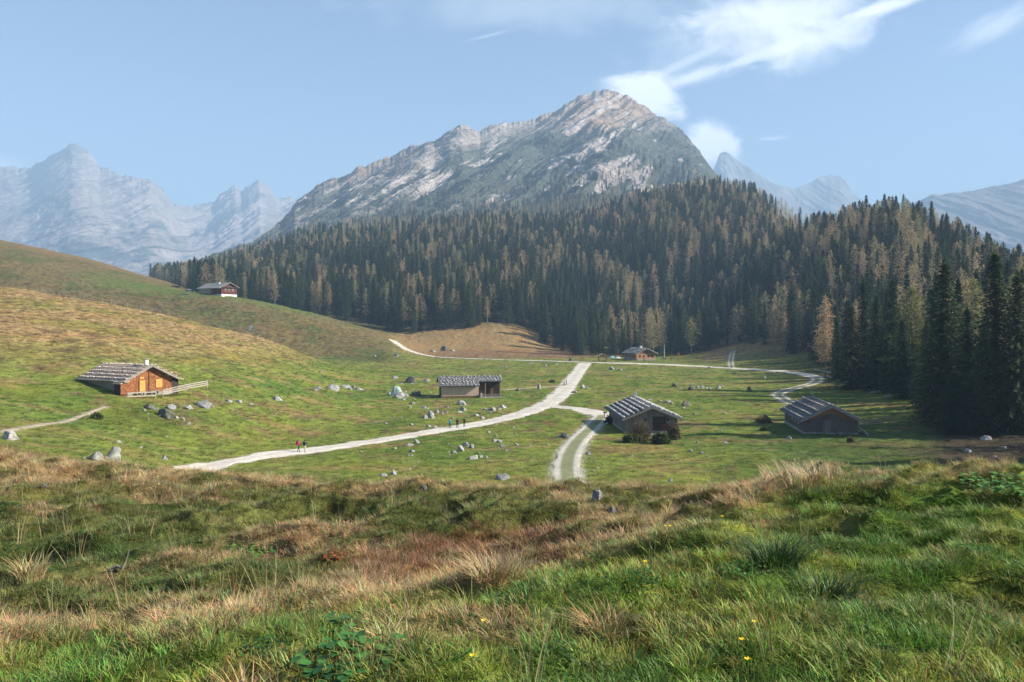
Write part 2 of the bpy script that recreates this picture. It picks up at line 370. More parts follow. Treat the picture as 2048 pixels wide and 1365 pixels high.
def bil(G, px, Y):
    i = np.clip((np.asarray(px, float) - TX0) / (TX1 - TX0) * (NX - 1), 0, NX - 1.001)
    j = np.clip((np.log(np.asarray(Y, float)) - ly[0]) / (ly[-1] - ly[0]) * (NY - 1), 0, NY - 1.001)
    i0 = i.astype(int); j0 = j.astype(int); a = i - i0; b = j - j0
    return (G[j0, i0] * (1 - a) + G[j0, i0 + 1] * a) * (1 - b) + (G[j0 + 1, i0] * (1 - a) + G[j0 + 1, i0 + 1] * a) * b
def hit0(px, py, ymin=60, G=None):
    """distance at which the line of sight through a frame point meets the ground"""
    G = ZB if G is None else G
    Yc = np.exp(np.linspace(math.log(ymin), math.log(1900), 2500)); z = bil(G, np.full_like(Yc, px), Yc)
    y = HY - FP * z / Yc; k = np.where(y <= py)[0]
    return float(Yc[k[0]]) if len(k) else 1900.
# roads and tracks: (name, frame points, width m, kind)
ROADS = [
 ('gravel_road', [(240, 985, 3.6), (330, 972, 3.6), (400, 932, 3.6), (500, 914, 3.7), (600, 904, 3.7), (700, 890, 3.7), (800, 875, 3.8), (900, 859, 3.9), (1000, 840, 4.1), (1060, 824, 4.6), (1100, 806, 5.2), (1125, 785, 5.2), (1145, 760, 5.0), (1158, 742, 5), (1170, 727, 6)], 0, 60),
 ('gravel_road', [(786, 681, 4.5), (796, 689, 4.5), (808, 697, 4.5), (830, 706, 5), (870, 714, 5.5), (950, 718, 5), (1050, 721, 5), (1168, 725, 6), (1230, 727, 7.5), (1290, 728, 11), (1340, 730, 10), (1400, 733, 6), (1500, 739, 5), (1570, 743, 5), (1610, 749, 4.6), (1633, 756, 4.2)], 0, 200),
 ('gravel_track', [(1633, 756, 4.0), (1636, 763, 3.8), (1620, 770, 3.6), (1590, 777, 3.6), (1560, 784, 3.6), (1552, 790, 3.6), (1565, 798, 3.6), (1590, 810, 3.6)], 2, 150),
 ('gravel_road', [(1098, 812, 4), (1130, 814, 4.0), (1165, 819, 4), (1195, 828, 6), (1225, 836, 8), (1245, 842, 6)], 0, 60),
 ('gravel_track', [(1205, 832, 3.9), (1188, 850, 3.9), (1165, 872, 3.9), (1145, 895, 3.9), (1134, 920, 3.9), (1132, 945, 3.9), (1140, 975, 3.9), (1150, 1000, 3.9)], 2, 60),
 ('footpath', [(1003, 781, 1.6), (1040, 777, 1.6), (1085, 775, 1.8), (1125, 773, 2.4), (1140, 768, 4)], 1, 60),
 ('gravel_track', [(1464, 737, 2.6), (1461, 724, 2.6), (1463, 712, 2.6), (1467, 702, 2.4)], 2, 200),
 ('footpath', [(-120, 885, .9), (-20, 868, .8), (50, 857, .75), (100, 848, .7), (150, 834, .7), (210, 815, .5)], 1, 60)]
def resample(P, step=.8):
    P = np.array(P); d = np.r_[0, np.cumsum(np.linalg.norm(np.diff(P[:, :2], axis=0), axis=1))]; n = max(4, int(d[-1] / step)); t = np.linspace(0, d[-1], n)
    out = np.stack([np.interp(t, d, P[:, k]) for k in range(3)], 1)
    k = max(1, int(5 / step)); ker = np.ones(2 * k + 1) / (2 * k + 1)
    for _ in range(2):
        for c in range(3):
            q = out[:, c]; pad = np.r_[2 * q[0] - q[k:0:-1], q, 2 * q[-1] - q[-2:-k - 2:-1]] if n > k + 2 else np.pad(q, k, mode='edge')
            out[:, c] = np.convolve(pad, ker, 'valid')
    return out
road_lines = []
for nm, pts, kd, ymin in ROADS:
    P = []
    for x, y, wd in pts:
        Y = hit0(x, y, ymin); P.append(((x - CX) / FP * Y, Y, wd))
    road_lines.append((nm, resample(P), kd))
near_road = np.full(PXg.shape, 99.0)
for nm, L, kd in road_lines:
    st = L[::3]
    for X0, Y0, wd in st:
        j0, j1 = np.searchsorted(Ys, [Y0 - 9, Y0 + 9]); 
        c0 = int(np.clip(((X0 - 9) / Y0 * FP + CX - TX0) / (TX1 - TX0) * NX - 3, 0, NX)); c1 = int(np.clip(((X0 + 9) / max(Y0 - 9, 20) * FP + CX - TX0) / (TX1 - TX0) * NX + 60, 0, NX))
        c0 = max(0, c0 - 60)
        sl = (slice(j0, j1), slice(c0, c1))
        near_road[sl] = np.minimum(near_road[sl], np.hypot(Xg[sl] - X0, Yg[sl] - Y0) - wd / 2)
HOUSES = [(-60.5, 121, 10), (-10.3, 202, 11), (22.7, 143, 10), (53, 143, 10)]
near_house = np.full(PXg.shape, 99.0)
for X0, Y0, r in HOUSES: near_house = np.minimum(near_house, np.hypot(Xg - X0, Yg - Y0) - r)
flat = ss(near_road, .2, 5) * ss(near_house, -2, 5)
PYb = HY - FP * ZB / Yg
hill = ss(ZB, -16.5, -8) * ss(Yg, 70, 110)                      # slopes above the meadow floor
hill = hill * (1 - ss(PXg, 1300, 1500))
forest_z = ss(Yg, 470, 620)
noiseZ = (ss(Yg, 45, 90) * (1 - .6 * forest_z)) * (.55 * fbm(Xg / 16, Yg / 22, 4, 1) + .10 * fbm(Xg / 2.6, Yg / 3.4, 3, 8)) * (.35 + .65 * flat)
terr = ridged(Xg / 7 + .4 * fbm(Xg / 20, Yg / 20, 2, 5), (Yg * .9 + ZB * 1.2) / 4.2, 3, 14)
noiseZ += hill * flat * (1 - forest_z) * (.85 * (terr - .6) + .9 * fbm(Xg / 30, Yg / 36, 3, 21)) * ss(Yg, 100, 160)
noiseZ += ss(Yg, 480, 700) * 2.2 * fbm(Xg / 50, Yg / 60, 4, 31)
fgm = 1 - ss(Yg, 28, 50)
hum = fbm(Xg / 1.5, Yg / 1.7, 3, 41)
noiseZ += fgm * (ss(Yg, 2.2, 5) * (.15 * hum + .75 * (ridged(Xg / 3.3, Yg / 2.6, 3, 58) - .66) * ss(Yg, 3, 8) + .06 * ridged(Xg / .7, Yg / .7, 2, 52)) + .03 * fbm(Xg / .35, Yg / .35, 3, 47) + ss(Yg, 12, 20) * .17 * fbm(Xg / 3.1, Yg / 4, 3, 44))
ZG = ZB + noiseZ
Zat = lambda px, Y: bil(ZG, px, Y)
def zxy(X, Y): return bil(ZG, np.asarray(X) / np.asarray(Y) * FP + CX, Y)
def hit(px, py, ymin=60): return hit0(px, py, ymin, ZG)
def at(px, py, ymin=60):
    Y = hit(px, py, ymin); X = (px - CX) / FP * Y; return Vector((X, Y, float(zxy(X, Y))))
PY = HY - FP * ZG / Yg

# turf colours (tints of the vegetation, plus tree shadow painted in at the right)
def lerp(a, b, t): return a + (b - a) * t[..., None]
A = lambda *c: np.array(c, float)
GREEN, YGREEN, DGREEN = A(.092, .15, .025), A(.165, .20, .038), A(.045, .065, .018)
TAN, BROWN, RUST, DIRT, OLIVE = A(.32, .225, .105), A(.125, .088, .045), A(.20, .12, .07), A(.20, .16, .115), A(.10, .11, .030)
nA = fbm(Xg / 26, Yg / 34, 4, 61); nB = fbm(Xg / 7, Yg / 9, 4, 67); nC = fbm(Xg / 2.2, Yg / 3.0, 3, 71)
C = np.zeros(PXg.shape + (3,)) + YGREEN
C = lerp(C, GREEN, ss(nA + .5 * nB, -.25, .35)); C = lerp(C, DGREEN, ss(nB + nC * .6, .25, .7) * .5)
C = lerp(C, BROWN * 1.35, ss(nB * .8 + nC * .6 - nA * .5, .12, .42) * .8)                       # worn dry patches
C = lerp(C, TAN * .8, ss(fbm(Xg / 12, Yg / 6, 3, 76), .08, .35) * .6)
far_m = ss(Yg, 240, 330); C = lerp(C, OLIVE * 1.5, far_m * ss(nB + nA, -.1, .4) * .55)
# hillsides: dry yellow-brown with trodden dark terraces
hd = hill * ss(PYb, 800, 690) * (1 - ss(PXg, 690, 860) * (1 - ss(Yg, 395, 430)))
hc = lerp(np.zeros_like(C) + TAN * .95, A(.23, .20, .06), ss(nA + .3 * nB, -.1, .35)); hc = lerp(hc, BROWN, ss(.62 - terr + .25 * nC, .02, .2) * .8)
C = lerp(C, hc, hd * ss(nA * .5 + nB * .3 + (760 - PYb) / 160., -.1, .55))
hill2 = ss(Yg, 320, 350) * (1 - ss(PXg, 760, 820)); hc2 = lerp(np.zeros_like(C) + A(.115, .10, .042), A(.065, .085, .026), ss(nA + .3 * nB, -.05, .3))
hc2 = lerp(hc2, BROWN * .7, ss(.6 - terr + .3 * nC, .0, .2) * .7)
C = lerp(C, hc2, hill2 * .9)
C = lerp(C, A(.085, .125, .03), hill2 * ss(Yg, 425, 455) * (1 - ss(Yg, 475, 520)) * ss(PXg, 120, 250) * (1 - ss(PXg, 600, 700)) * .8)
C = lerp(C, A(.17, .12, .06), hill2 * ss(Yg, 520, 600) * .8)
# tan clearing and rusty bog beyond the far road
clr = ss(PXg, 770, 830) * (1 - ss(PXg, 1120, 1200)) * ss(PY, 722, 712)
C = lerp(C, TAN * .72, clr * ss(Yg, 390, 420)); bog = ss(PXg, 820, 900) * (1 - ss(PXg, 1190, 1330)) * ss(PY, 719, 715) * (1 - ss(PY, 700, 694) * 0) * ss(PY, 697, 702)
C = lerp(C, RUST * .85, bog * ss(nB + .4, 0, .3) * .7)
kn = ss(PXg, 1350, 1440) * ss(Yg, 330, 400); C = lerp(C, TAN * .75, kn * .9)
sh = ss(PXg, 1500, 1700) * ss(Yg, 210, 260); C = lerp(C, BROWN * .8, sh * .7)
shade_r = ss(PXg + 60 * nB, 1820, 1920) * ss(Yg, 92, 102); C = lerp(C, A(.06, .045, .028), shade_r * .9)  # brown forest floor at right, with the tree shadow over it painted in
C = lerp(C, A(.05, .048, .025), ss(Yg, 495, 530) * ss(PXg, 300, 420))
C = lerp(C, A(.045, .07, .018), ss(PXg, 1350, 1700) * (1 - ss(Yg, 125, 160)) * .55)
C = lerp(C, YGREEN * 1.0, (1 - ss(Yg, 100, 122)) * ss(Yg, 60, 70) * ss(nB, -.3, .2) * (1 - ss(PXg, 1200, 1500)) * .55)
C = lerp(C, A(.055, .09, .02), np.exp(-((PXg - 300) / 160) ** 2 - ((PY - 835) / 28) ** 2) * .6)
C = lerp(C, A(.06, .045, .028), shade_r * .85)  # painted tree shadow laid again over the greens
# gravelly verges along the road
C = lerp(C, A(.36, .32, .26), (1 - ss(near_road, -.2, .8 + .6 * nC)) * .7)
# foreground
LX = [-900, 0, 450, 900, 1100, 1350, 1500, 1650, 1760, 2900]; LYY = [1330, 1290, 1250, 1180, 1130, 1060, 1000, 950, 900, 800]
ledge = np.interp(PXg, LX, LYY)
fgw = 1 - ss(Yg, 30, 45)
f1 = fbm(Xg / 1.1, Yg / 1.3, 4, 81); f2 = fbm(Xg / .35, Yg / .4, 3, 85)
lush = lerp(lerp(np.zeros_like(C) + A(.08, .135, .02), A(.18, .20, .035), ss(f1, -.2, .3)), A(.045, .07, .016), ss(f2 + f1 * .5, .15, .5) * .6)
lush = lerp(lush, TAN * .8, ss(fbm(Xg / 1.9, Yg / 2.2, 3, 88), .15, .42) * .6)
back = lerp(np.zeros_like(C) + A(.10, .105, .03), TAN * .75, ss(fbm(Xg / 2.5, Yg / 1.6, 4, 91) + .02, .06, .36)); back = lerp(back, A(.045, .07, .018), ss(f1, .1, .45) * .7)
back = lerp(back, A(.05, .085, .02), np.exp(-((PXg - 170) / 220) ** 2 - ((PY - 1105) / 60) ** 2) * .75)
back = lerp(back, A(.16, .08, .04), np.exp(-(((PXg - 930) / 200) ** 2) ** 2 - (((PY - 1112 + (PXg - 900) * .12) / 42) ** 2) ** 2) * ss(f1, -.5, .2) * .9)
fc = lerp(back, lush, ss(PY - ledge, -22, 22))
fc = lerp(fc, TAN * .85, np.exp(-((PY - ledge + 16) / 34) ** 2) * ss(PXg, -600, 0) * (1 - ss(PXg, 1660, 1760)) * ss(f1 + .4 * f2, -.5, .15) * .85)
brow = ss(PY, 1000, 950) * ss(Yg, 12, 16); fc = lerp(fc, TAN * .8, brow * ss(f1 + .2, -.1, .35) * (1 - .5 * ss(PXg, 1750, 1850)) * .8)
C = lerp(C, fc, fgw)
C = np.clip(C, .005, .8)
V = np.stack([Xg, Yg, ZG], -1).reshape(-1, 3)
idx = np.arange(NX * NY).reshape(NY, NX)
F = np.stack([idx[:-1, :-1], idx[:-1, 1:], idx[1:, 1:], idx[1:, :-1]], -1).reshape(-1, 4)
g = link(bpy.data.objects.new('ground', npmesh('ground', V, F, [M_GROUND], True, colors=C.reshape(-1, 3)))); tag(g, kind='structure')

# roads
for nm, L, kd in road_lines:
    n = len(L); T = np.gradient(L[:, :2], axis=0); T /= np.linalg.norm(T, axis=1)[:, None]; Nn = np.stack([T[:, 1], -T[:, 0]], 1)
    K = 13; tt = np.linspace(-1, 1, K); VV = []; CC = []
    for k, t in enumerate(tt):
        edge = (abs(t) > .99) * (.8 * fbm(np.arange(n) / 3.0 + 50 * (t > 0), np.zeros(n) + kd, 3, 5) * np.minimum(L[:, 2], 5) * .35)
        off = (t * L[:, 2] / 2 + np.sign(t) * edge)[:, None] * Nn; Q = L[:, :2] + off
        z = zxy(Q[:, 0], Q[:, 1]) + .05 + .02 * (1 - t * t) - (.045 if abs(t) > .99 else 0)
        VV.append(np.stack([Q[:, 0], Q[:, 1], z], 1))
        base = A(.56, .51, .44)
        if kd == 0: c = base * (1.0 - .12 * math.exp(-(t / .3) ** 2) - .12 * (abs(t) > .9))
        elif kd == 1: c = A(.33, .27, .20)
        else:
            rut = math.exp(-((abs(t) - .64) / .24) ** 4); c = base * .9 * rut + A(.20, .205, .10) * (1 - rut)
        CC.append(np.tile(c, (n, 1)) * (1 + .08 * fbm(np.arange(n) / 4.0, np.zeros(n) + t * 2, 3, 9))[:, None])
    VV = np.stack(VV, 1).reshape(-1, 3); CC = np.stack(CC, 1).reshape(-1, 3); idr = np.arange(n * K).reshape(n, K)
    FF = np.stack([idr[:-1, :-1], idr[:-1, 1:], idr[1:, 1:], idr[1:, :-1]], -1).reshape(-1, 4)
    tag(link(bpy.data.objects.new(nm, npmesh(nm, VV, FF, [M_GRAVEL], True, colors=CC))), kind='structure')

# ------------------------------------------------------------------ mountains
MV = {}
def mountain(name, ridge, foot, nx, nt, p, amp, wav, skew, colf, seed, jag=1.0, x0=None, x1=None):
    ridge = np.array(ridge, float); foot = np.array(foot, float)
    x0 = ridge[0, 0] if x0 is None else x0; x1 = ridge[-1, 0] if x1 is None else x1
    px = np.linspace(x0, x1, nx)
    ry, rY = np.interp(px, ridge[:, 0], ridge[:, 1]), np.interp(px, ridge[:, 0], ridge[:, 2])
    k = max(3, nx // 60); rY = np.convolve(np.pad(rY, k, mode='edge'), np.ones(2 * k + 1) / (2 * k + 1), 'valid')
    jg = jag * (6 * fbm(px / 22, px * 0, 4, seed, .6))
    fy, fY = np.interp(px, foot[:, 0], foot[:, 1]), np.interp(px, foot[:, 0], foot[:, 2])
    zr = (HY - ry) * rY / FP; zf = (HY - fy) * fY / FP
    t = np.r_[np.linspace(0, 1, nt), 1 + np.linspace(0, 1, 26)[1:]]
    T = t[:, None]; Tc = np.minimum(T, 1)
    Yc = fY + (rY - fY) * Tc; Zc = zf + (zr - zf) * Tc ** p - jg * rY / FP * Tc ** 14; Xc = (px - CX) / FP * Yc
    back = np.maximum(T - 1, 0); Yc = Yc + back * (rY - fY) * .6; Zc = Zc - back ** 1.1 * (zr - zf) * .8; Xc = (px - CX) / FP * Yc
    a = Xc + skew * Zc + wav * .25 * fbm(Xc / wav, Zc / wav, 3, seed + 9); b = Zc * .22 + Yc * .05
    rg = ridged(a / wav, b / wav * .45, 6, seed + 1, .55) ; rg2 = fbm(Xc / wav * 3, (Zc + Yc * .3) / wav * 3, 6, seed + 2, .62)
    env = np.clip(1.15 - Tc, .12, 1) ** .5 * np.clip(T * 6, 0, 1)
    Yd = Yc - env * amp * (rg - .55) * 1.6 - .2 * amp * rg2 * env
    Zd = Zc + env * amp * .10 * rg2 + .03 * amp * fbm(Xc / 60, Zc / 40, 4, seed + 3)
    front = ss(T, 1.05, .9); Xd = Xc * (Yd / Yc)
    py = HY - FP * Zd / Yd
    MV[name] = (px[None, :] + 0 * py, py, Xd, Yd, Zd, Tc + 0 * py)
    rows_ = len(t); C_ = colf(px[None, :] + 0 * py, py, Tc + 0 * py, rg, rg2, Xd, Yd, Zd)
    V = np.stack([Xd, Yd, Zd], -1).reshape(-1, 3); idx = np.arange(rows_ * nx).reshape(rows_, nx)
    F = np.stack([idx[:-1, :-1], idx[:-1, 1:], idx[1:, 1:], idx[1:, :-1]], -1).reshape(-1, 4)
    return tag(link(bpy.data.objects.new(name, npmesh(name, V, F, [M_MOUNT], True, colors=np.clip(C_, .01, .8).reshape(-1, 3)))), kind='structure')
ROCK, ROCKD, SCREE, SCRUB, ALP = A(.33, .295, .275), A(.19, .168, .16), A(.40, .355, .33), A(.058, .066, .050), A(.30, .225, .165)
def col_main(px, py, t, rg, rg2, X, Y, Z):
    n = fbm((X - Z) / 190, (X + Z) / 420, 5, 111, .6); n2 = fbm((X - Z) / 62, (X + Z) / 170, 5, 117, .6); n3 = fbm(X / 420, Z / 300, 3, 119)
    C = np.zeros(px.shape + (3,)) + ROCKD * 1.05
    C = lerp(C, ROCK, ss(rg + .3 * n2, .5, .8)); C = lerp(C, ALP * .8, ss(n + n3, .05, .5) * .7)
    summit = ss(py + np.abs(px - 1205) * .30, 300, 250) * ss(px, 1000, 1110)
    C = lerp(C, lerp(np.zeros_like(C) + ALP * .95, SCREE, ss(n2 + .7 * n, -.05, .35)), summit)
    line = np.interp(px, [330, 600, 800, 950, 1060, 1130, 1180, 1240, 1300, 1440], [380, 400, 350, 295, 255, 250, 285, 250, 240, 262])
    veg = ss(py - line + 55 * n + 20 * n2, -10, 14)
    patch = ss(n2 + .9 * n + .25 * n3 + .25 * (rg - .6), .17, .30) * ss(py, 470, 400)
    C = lerp(C, SCRUB * (1.35), veg * (1 - patch)); C = lerp(C, SCREE * .95, veg * patch * .9)
    streak = np.exp(-((px - 720 + (py - 400) * 2.2) / 70) ** 2) * ss(n2 + n, -.1, .2) * ss(py, 330, 370) * ss(py, 470, 440)
    C = lerp(C, SCREE, streak * .8)
    return C
def col_left(px, py, t, rg, rg2, X, Y, Z):
    n = fbm((X - Z) / 300, (X + Z) / 900, 5, 131, .6); n2 = fbm((X + Z * 1.2) / 90, (X - Z) / 330, 5, 137, .6)
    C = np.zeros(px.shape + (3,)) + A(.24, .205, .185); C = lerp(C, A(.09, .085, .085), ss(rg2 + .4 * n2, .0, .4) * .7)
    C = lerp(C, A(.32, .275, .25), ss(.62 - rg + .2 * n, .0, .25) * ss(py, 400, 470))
    C = lerp(C, A(.05, .065, .05), ss(n2 + n + (rg - .6) * .9, .02, .25) * ss(py, 400, 460) * .9)
    return C
def col_far(px, py, t, rg, rg2, X, Y, Z):
    return lerp(np.zeros(px.shape + (3,)) + A(.14, .13, .12), ROCK * .6, ss(rg2 + .4 * rg, .2, .5))
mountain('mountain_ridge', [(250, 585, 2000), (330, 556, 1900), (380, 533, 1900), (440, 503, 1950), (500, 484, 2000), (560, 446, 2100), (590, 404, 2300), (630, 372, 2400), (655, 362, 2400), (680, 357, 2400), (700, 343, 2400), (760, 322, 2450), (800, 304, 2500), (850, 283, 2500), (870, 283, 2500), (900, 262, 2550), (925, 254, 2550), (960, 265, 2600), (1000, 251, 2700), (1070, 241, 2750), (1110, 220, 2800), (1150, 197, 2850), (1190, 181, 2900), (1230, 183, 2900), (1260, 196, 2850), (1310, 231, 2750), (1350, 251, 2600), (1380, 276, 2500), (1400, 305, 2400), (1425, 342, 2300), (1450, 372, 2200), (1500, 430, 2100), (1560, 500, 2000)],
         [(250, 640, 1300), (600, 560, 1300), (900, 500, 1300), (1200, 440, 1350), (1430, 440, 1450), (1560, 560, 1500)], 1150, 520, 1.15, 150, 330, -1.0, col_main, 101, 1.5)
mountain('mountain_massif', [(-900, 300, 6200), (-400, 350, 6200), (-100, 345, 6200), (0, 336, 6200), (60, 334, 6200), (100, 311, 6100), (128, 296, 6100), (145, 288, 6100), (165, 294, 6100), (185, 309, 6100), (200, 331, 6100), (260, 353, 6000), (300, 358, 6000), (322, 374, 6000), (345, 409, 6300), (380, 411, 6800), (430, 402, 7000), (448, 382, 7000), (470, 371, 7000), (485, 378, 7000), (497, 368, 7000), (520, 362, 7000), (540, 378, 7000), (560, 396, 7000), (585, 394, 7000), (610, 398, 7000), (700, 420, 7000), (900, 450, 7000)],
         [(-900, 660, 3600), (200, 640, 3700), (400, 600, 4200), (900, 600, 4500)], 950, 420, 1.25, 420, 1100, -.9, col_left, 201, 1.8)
mountain('far_mountain', [(1340, 560, 7200), (1400, 420, 7000), (1425, 345, 7000), (1440, 306, 7000), (1452, 302, 7000), (1470, 316, 7000), (1510, 345, 7000), (1550, 369, 7000), (1590, 379, 7200), (1620, 366, 7400), (1645, 354, 7500), (1662, 350, 7500), (1680, 353, 7500), (1692, 364, 7500), (1705, 385, 7500), (1760, 430, 7500), (1860, 520, 7500)],
         [(1340, 660, 5200), (1860, 660, 5200)], 400, 160, 1.3, 180, 500, .8, col_far, 301, .35)
mountain('far_mountain', [(1780, 430, 5000), (1860, 392, 4900), (1890, 390, 4900), (1920, 386, 4900), (1980, 374, 4900), (2048, 360, 4900), (2200, 330, 4900), (2500, 350, 4900), (2900, 330, 4900)],
         [(1780, 700, 3600), (2900, 700, 3600)], 400, 160, .8, 150, 420, .8, col_far, 401, .4)

# ------------------------------------------------------------------ geometry-node scatter carried by one self-contained object
_gn = {}
def scatter_group(nvar):
    if nvar in _gn: return _gn[nvar]
    ng = bpy.data.node_groups.new('scatter', 'GeometryNodeTree')
    ng.interface.new_socket('Geometry', in_out='INPUT', socket_type='NodeSocketGeometry')
    ng.interface.new_socket('Geometry', in_out='OUTPUT', socket_type='NodeSocketGeometry')
    nd = ng.nodes.new; lk = ng.links.new
    gi, go = nd('NodeGroupInput'), nd('NodeGroupOutput')
    def attr(nm, ty):
        a = nd('GeometryNodeInputNamedAttribute'); a.data_type = ty; a.inputs[0].default_value = nm
        return a.outputs[0]
    var = attr('vid', 'INT')
    def pick(k):
        c = nd('FunctionNodeCompare'); c.data_type = 'INT'; c.operation = 'EQUAL'
        lk(var, c.inputs[2]); c.inputs[3].default_value = k
        s = nd('GeometryNodeSeparateGeometry'); s.domain = 'POINT'; lk(gi.outputs[0], s.inputs[0]); lk(c.outputs[0], s.inputs[1]); return s.outputs[0]
    jn = nd('GeometryNodeJoinGeometry')
    insts = []
    for k in range(nvar):
        t = nd('GeometryNodeGeometryToInstance'); lk(pick(k), t.inputs[0]); insts.append(t.outputs[0])
    pts = pick(-1)
    pv = attr('pick', 'INT')
    outj = nd('GeometryNodeJoinGeometry')
    for k, g_ in enumerate(insts):
        c = nd('FunctionNodeCompare'); c.data_type = 'INT'; c.operation = 'EQUAL'; lk(pv, c.inputs[2]); c.inputs[3].default_value = k
        ip = nd('GeometryNodeInstanceOnPoints'); lk(pts, ip.inputs['Points']); lk(c.outputs[0], ip.inputs['Selection']); lk(g_, ip.inputs['Instance'])
        lk(attr('rot', 'FLOAT_VECTOR'), ip.inputs['Rotation']); lk(attr('scl', 'FLOAT_VECTOR'), ip.inputs['Scale'])
        lk(ip.outputs[0], outj.inputs[0])
    lk(outj.outputs[0], go.inputs[0])
    _gn[nvar] = ng; return ng
def scatter(name, variants, P, rot, scl, pickv, mats, label, cat, tuft=None):
    """variants: list of (V, F(list of arrays), mi, colors)"""
    Vs, Fs, mis, vid, cols = [], [], [], [], []; off = 0
    for k, (V, F, mi, cc) in enumerate(variants):
        Vs.append(V); Fs += [np.asarray(F) + off]; mis.append(np.asarray(mi)); vid.append(np.full(len(V), k)); off += len(V); cols.append(cc if cc is not None else np.ones((len(V), 3)))
    n = len(P); Vs.append(P); vid.append(np.full(n, -1)); cols.append(np.ones((n, 3)))
    me = npmesh(name, np.concatenate(Vs), [np.concatenate(Fs)], mats, False, np.concatenate(mis), np.concatenate(cols))
    def put(nm, ty, data, key, width):
        a = me.attributes.new(nm, ty, 'POINT'); full = np.zeros((off + n, width) if width > 1 else off + n, data.dtype)
        full[off:] = data; a.data.foreach_set(key, full.ravel())
    a = me.attributes.new('vid', 'INT', 'POINT'); a.data.foreach_set('value', np.concatenate(vid).astype(np.int32))
    put('pick', 'INT', np.asarray(pickv, np.int32), 'value', 1)
    put('rot', 'FLOAT_VECTOR', np.asarray(rot, np.float32), 'vector', 3); put('scl', 'FLOAT_VECTOR', np.asarray(scl, np.float32), 'vector', 3)
    if tuft is not None: put('tuft', 'FLOAT_VECTOR', np.asarray(tuft, np.float32), 'vector', 3)
    o = link(bpy.data.objects.new(name, me)); md = o.modifiers.new('scatter', 'NODES'); md.node_group = scatter_group(len(variants))
    return tag(o, label, cat, kind='stuff')

# ------------------------------------------------------------------ trees
def spruce_arrays(seed, H=26, Rm=3.4, dens=1.0, leaf=.62):
    r = np.random.default_rng(seed); T = []
    z = H * r.uniform(.03, .06); lean = r.uniform(-.01, .01, 2); side = r.uniform(.8, 1.2, 16)
    while z < H * .985:
        t = z / H; rad = Rm * (1 - t) ** .72 * (.62 + .38 * min(1, t * 6)) + .18
        rad *= r.uniform(.78, 1.18); nb = max(4, int((6 + 7 * (1 - t)) * dens))
        a0 = r.uniform(0, 6.28)
        for b in range(nb):
            a = a0 + 6.283 * b / nb + r.uniform(-.3, .3); L = rad * r.uniform(.6, 1.15) * side[int(a * 16 / 6.283) % 16]
            d = np.array([math.cos(a), math.sin(a)]); pr = np.array([-d[1], d[0]]); zz = z + r.uniform(-.25, .25)
            droop = (.30 + .35 * (1 - t)) * r.uniform(.7, 1.2); ns = max(2, int(L / (.55 / dens)))
            for q in range(ns):
                f = (q + .7) / ns; rr = L * f; zc = zz - droop * L * f ** 1.3 + .10 * L * max(0, f - .7)
                w_ = leaf * (.45 + .75 * (1 - f)) * r.uniform(.7, 1.2); hang = leaf * r.uniform(.35, .9)
                base = np.array([d[0] * rr, d[1] * rr, zc])
                for sgn in (-1, 1):
                    tip = base + np.array([*(pr * sgn * w_ + d * w_ * r.uniform(.1, .6)), -hang * r.uniform(.3, 1)])
                    b0 = base - np.array([*(d * leaf * .45), -.10]); b1 = base + np.array([*(d * leaf * .4), -.05])
                    T.append((b0, b1, tip))
            e = np.array([d[0] * L, d[1] * L, zz - droop * L + .03 * L])
            T.append((e + [*(pr * .22), -.1], e - [*(pr * .22), .1], e + [*(d * .5), .12]))
        z += (.34 + .34 * (1 - t)) / dens * r.uniform(.8, 1.2)
    for k in range(int(10 * dens)):
        a = r.uniform(0, 6.28); zt = H * r.uniform(.95, 1.0); T.append(((0, 0, zt + .8), (math.cos(a) * .35, math.sin(a) * .35, zt - .2), (math.cos(a + .9) * .3, math.sin(a + .9) * .3, zt - .5)))
    V = np.array(T).reshape(-1, 3); V[:, 0] += lean[0] * V[:, 2]; V[:, 1] += lean[1] * V[:, 2]
    return V, np.arange(len(V)).reshape(-1, 3)
def larch_arrays(seed, H=25, Rm=3.6, n=1.0, leaf=.6, low=.2):
    r = np.random.default_rng(seed); T = []
    z = H * low
    gaps = r.uniform(.45, 1.25, (14, 12))
    while z < H * .99:
        t = (z / H - low) / (1 - low); prof = (math.sin(min(1, t * 2.2 + .35) * 1.57)) * (1 - t) ** .48
        rad = Rm * prof * r.uniform(.7, 1.2) + .25; nb = max(3, int((4 + 4 * (1 - t)) * n)); a0 = r.uniform(0, 6.28)
        for b in range(nb):
            a = (a0 + 6.283 * b / nb + r.uniform(-.4, .4)) % 6.283
            L = rad * gaps[int(t * 13.9), int(a / 6.2832 * 11.99)] * r.uniform(.75, 1.15)
            d = np.array([math.cos(a), math.sin(a)]); pr = np.array([-d[1], d[0]]); up = r.uniform(-.18, .12)
            ns = max(2, int(L / (.5 / n)))
            for q in range(ns):
                f = (q + 1) / ns; rr = L * f; zc = z + up * rr - .12 * L * f * f
                c = np.array([d[0] * rr, d[1] * rr, zc]) + r.normal(0, .16, 3)
                for s_ in range(3):
                    v1 = r.normal(0, 1, 3); v1[2] = v1[2] * .6 - .35; v1 *= leaf * r.uniform(.5, 1.0) / np.linalg.norm(v1)
                    v2 = r.normal(0, 1, 3); v2[2] *= .5; v2 *= leaf * .55 / np.linalg.norm(v2); T.append((c, c + v1, c + v1 * .5 + v2))
        z += (.42 + .3 * (1 - t)) / n * r.uniform(.8, 1.25)
    for k in range(8):
        a = r.uniform(0, 6.28); zt = H * r.uniform(.94, 1.0); T.append(((0, 0, zt + .7), (math.cos(a) * .4, math.sin(a) * .4, zt - .3), (math.cos(a + .9) * .3, math.sin(a + .9) * .3, zt - .6)))
    V = np.array(T).reshape(-1, 3); return V, np.arange(len(V)).reshape(-1, 3)
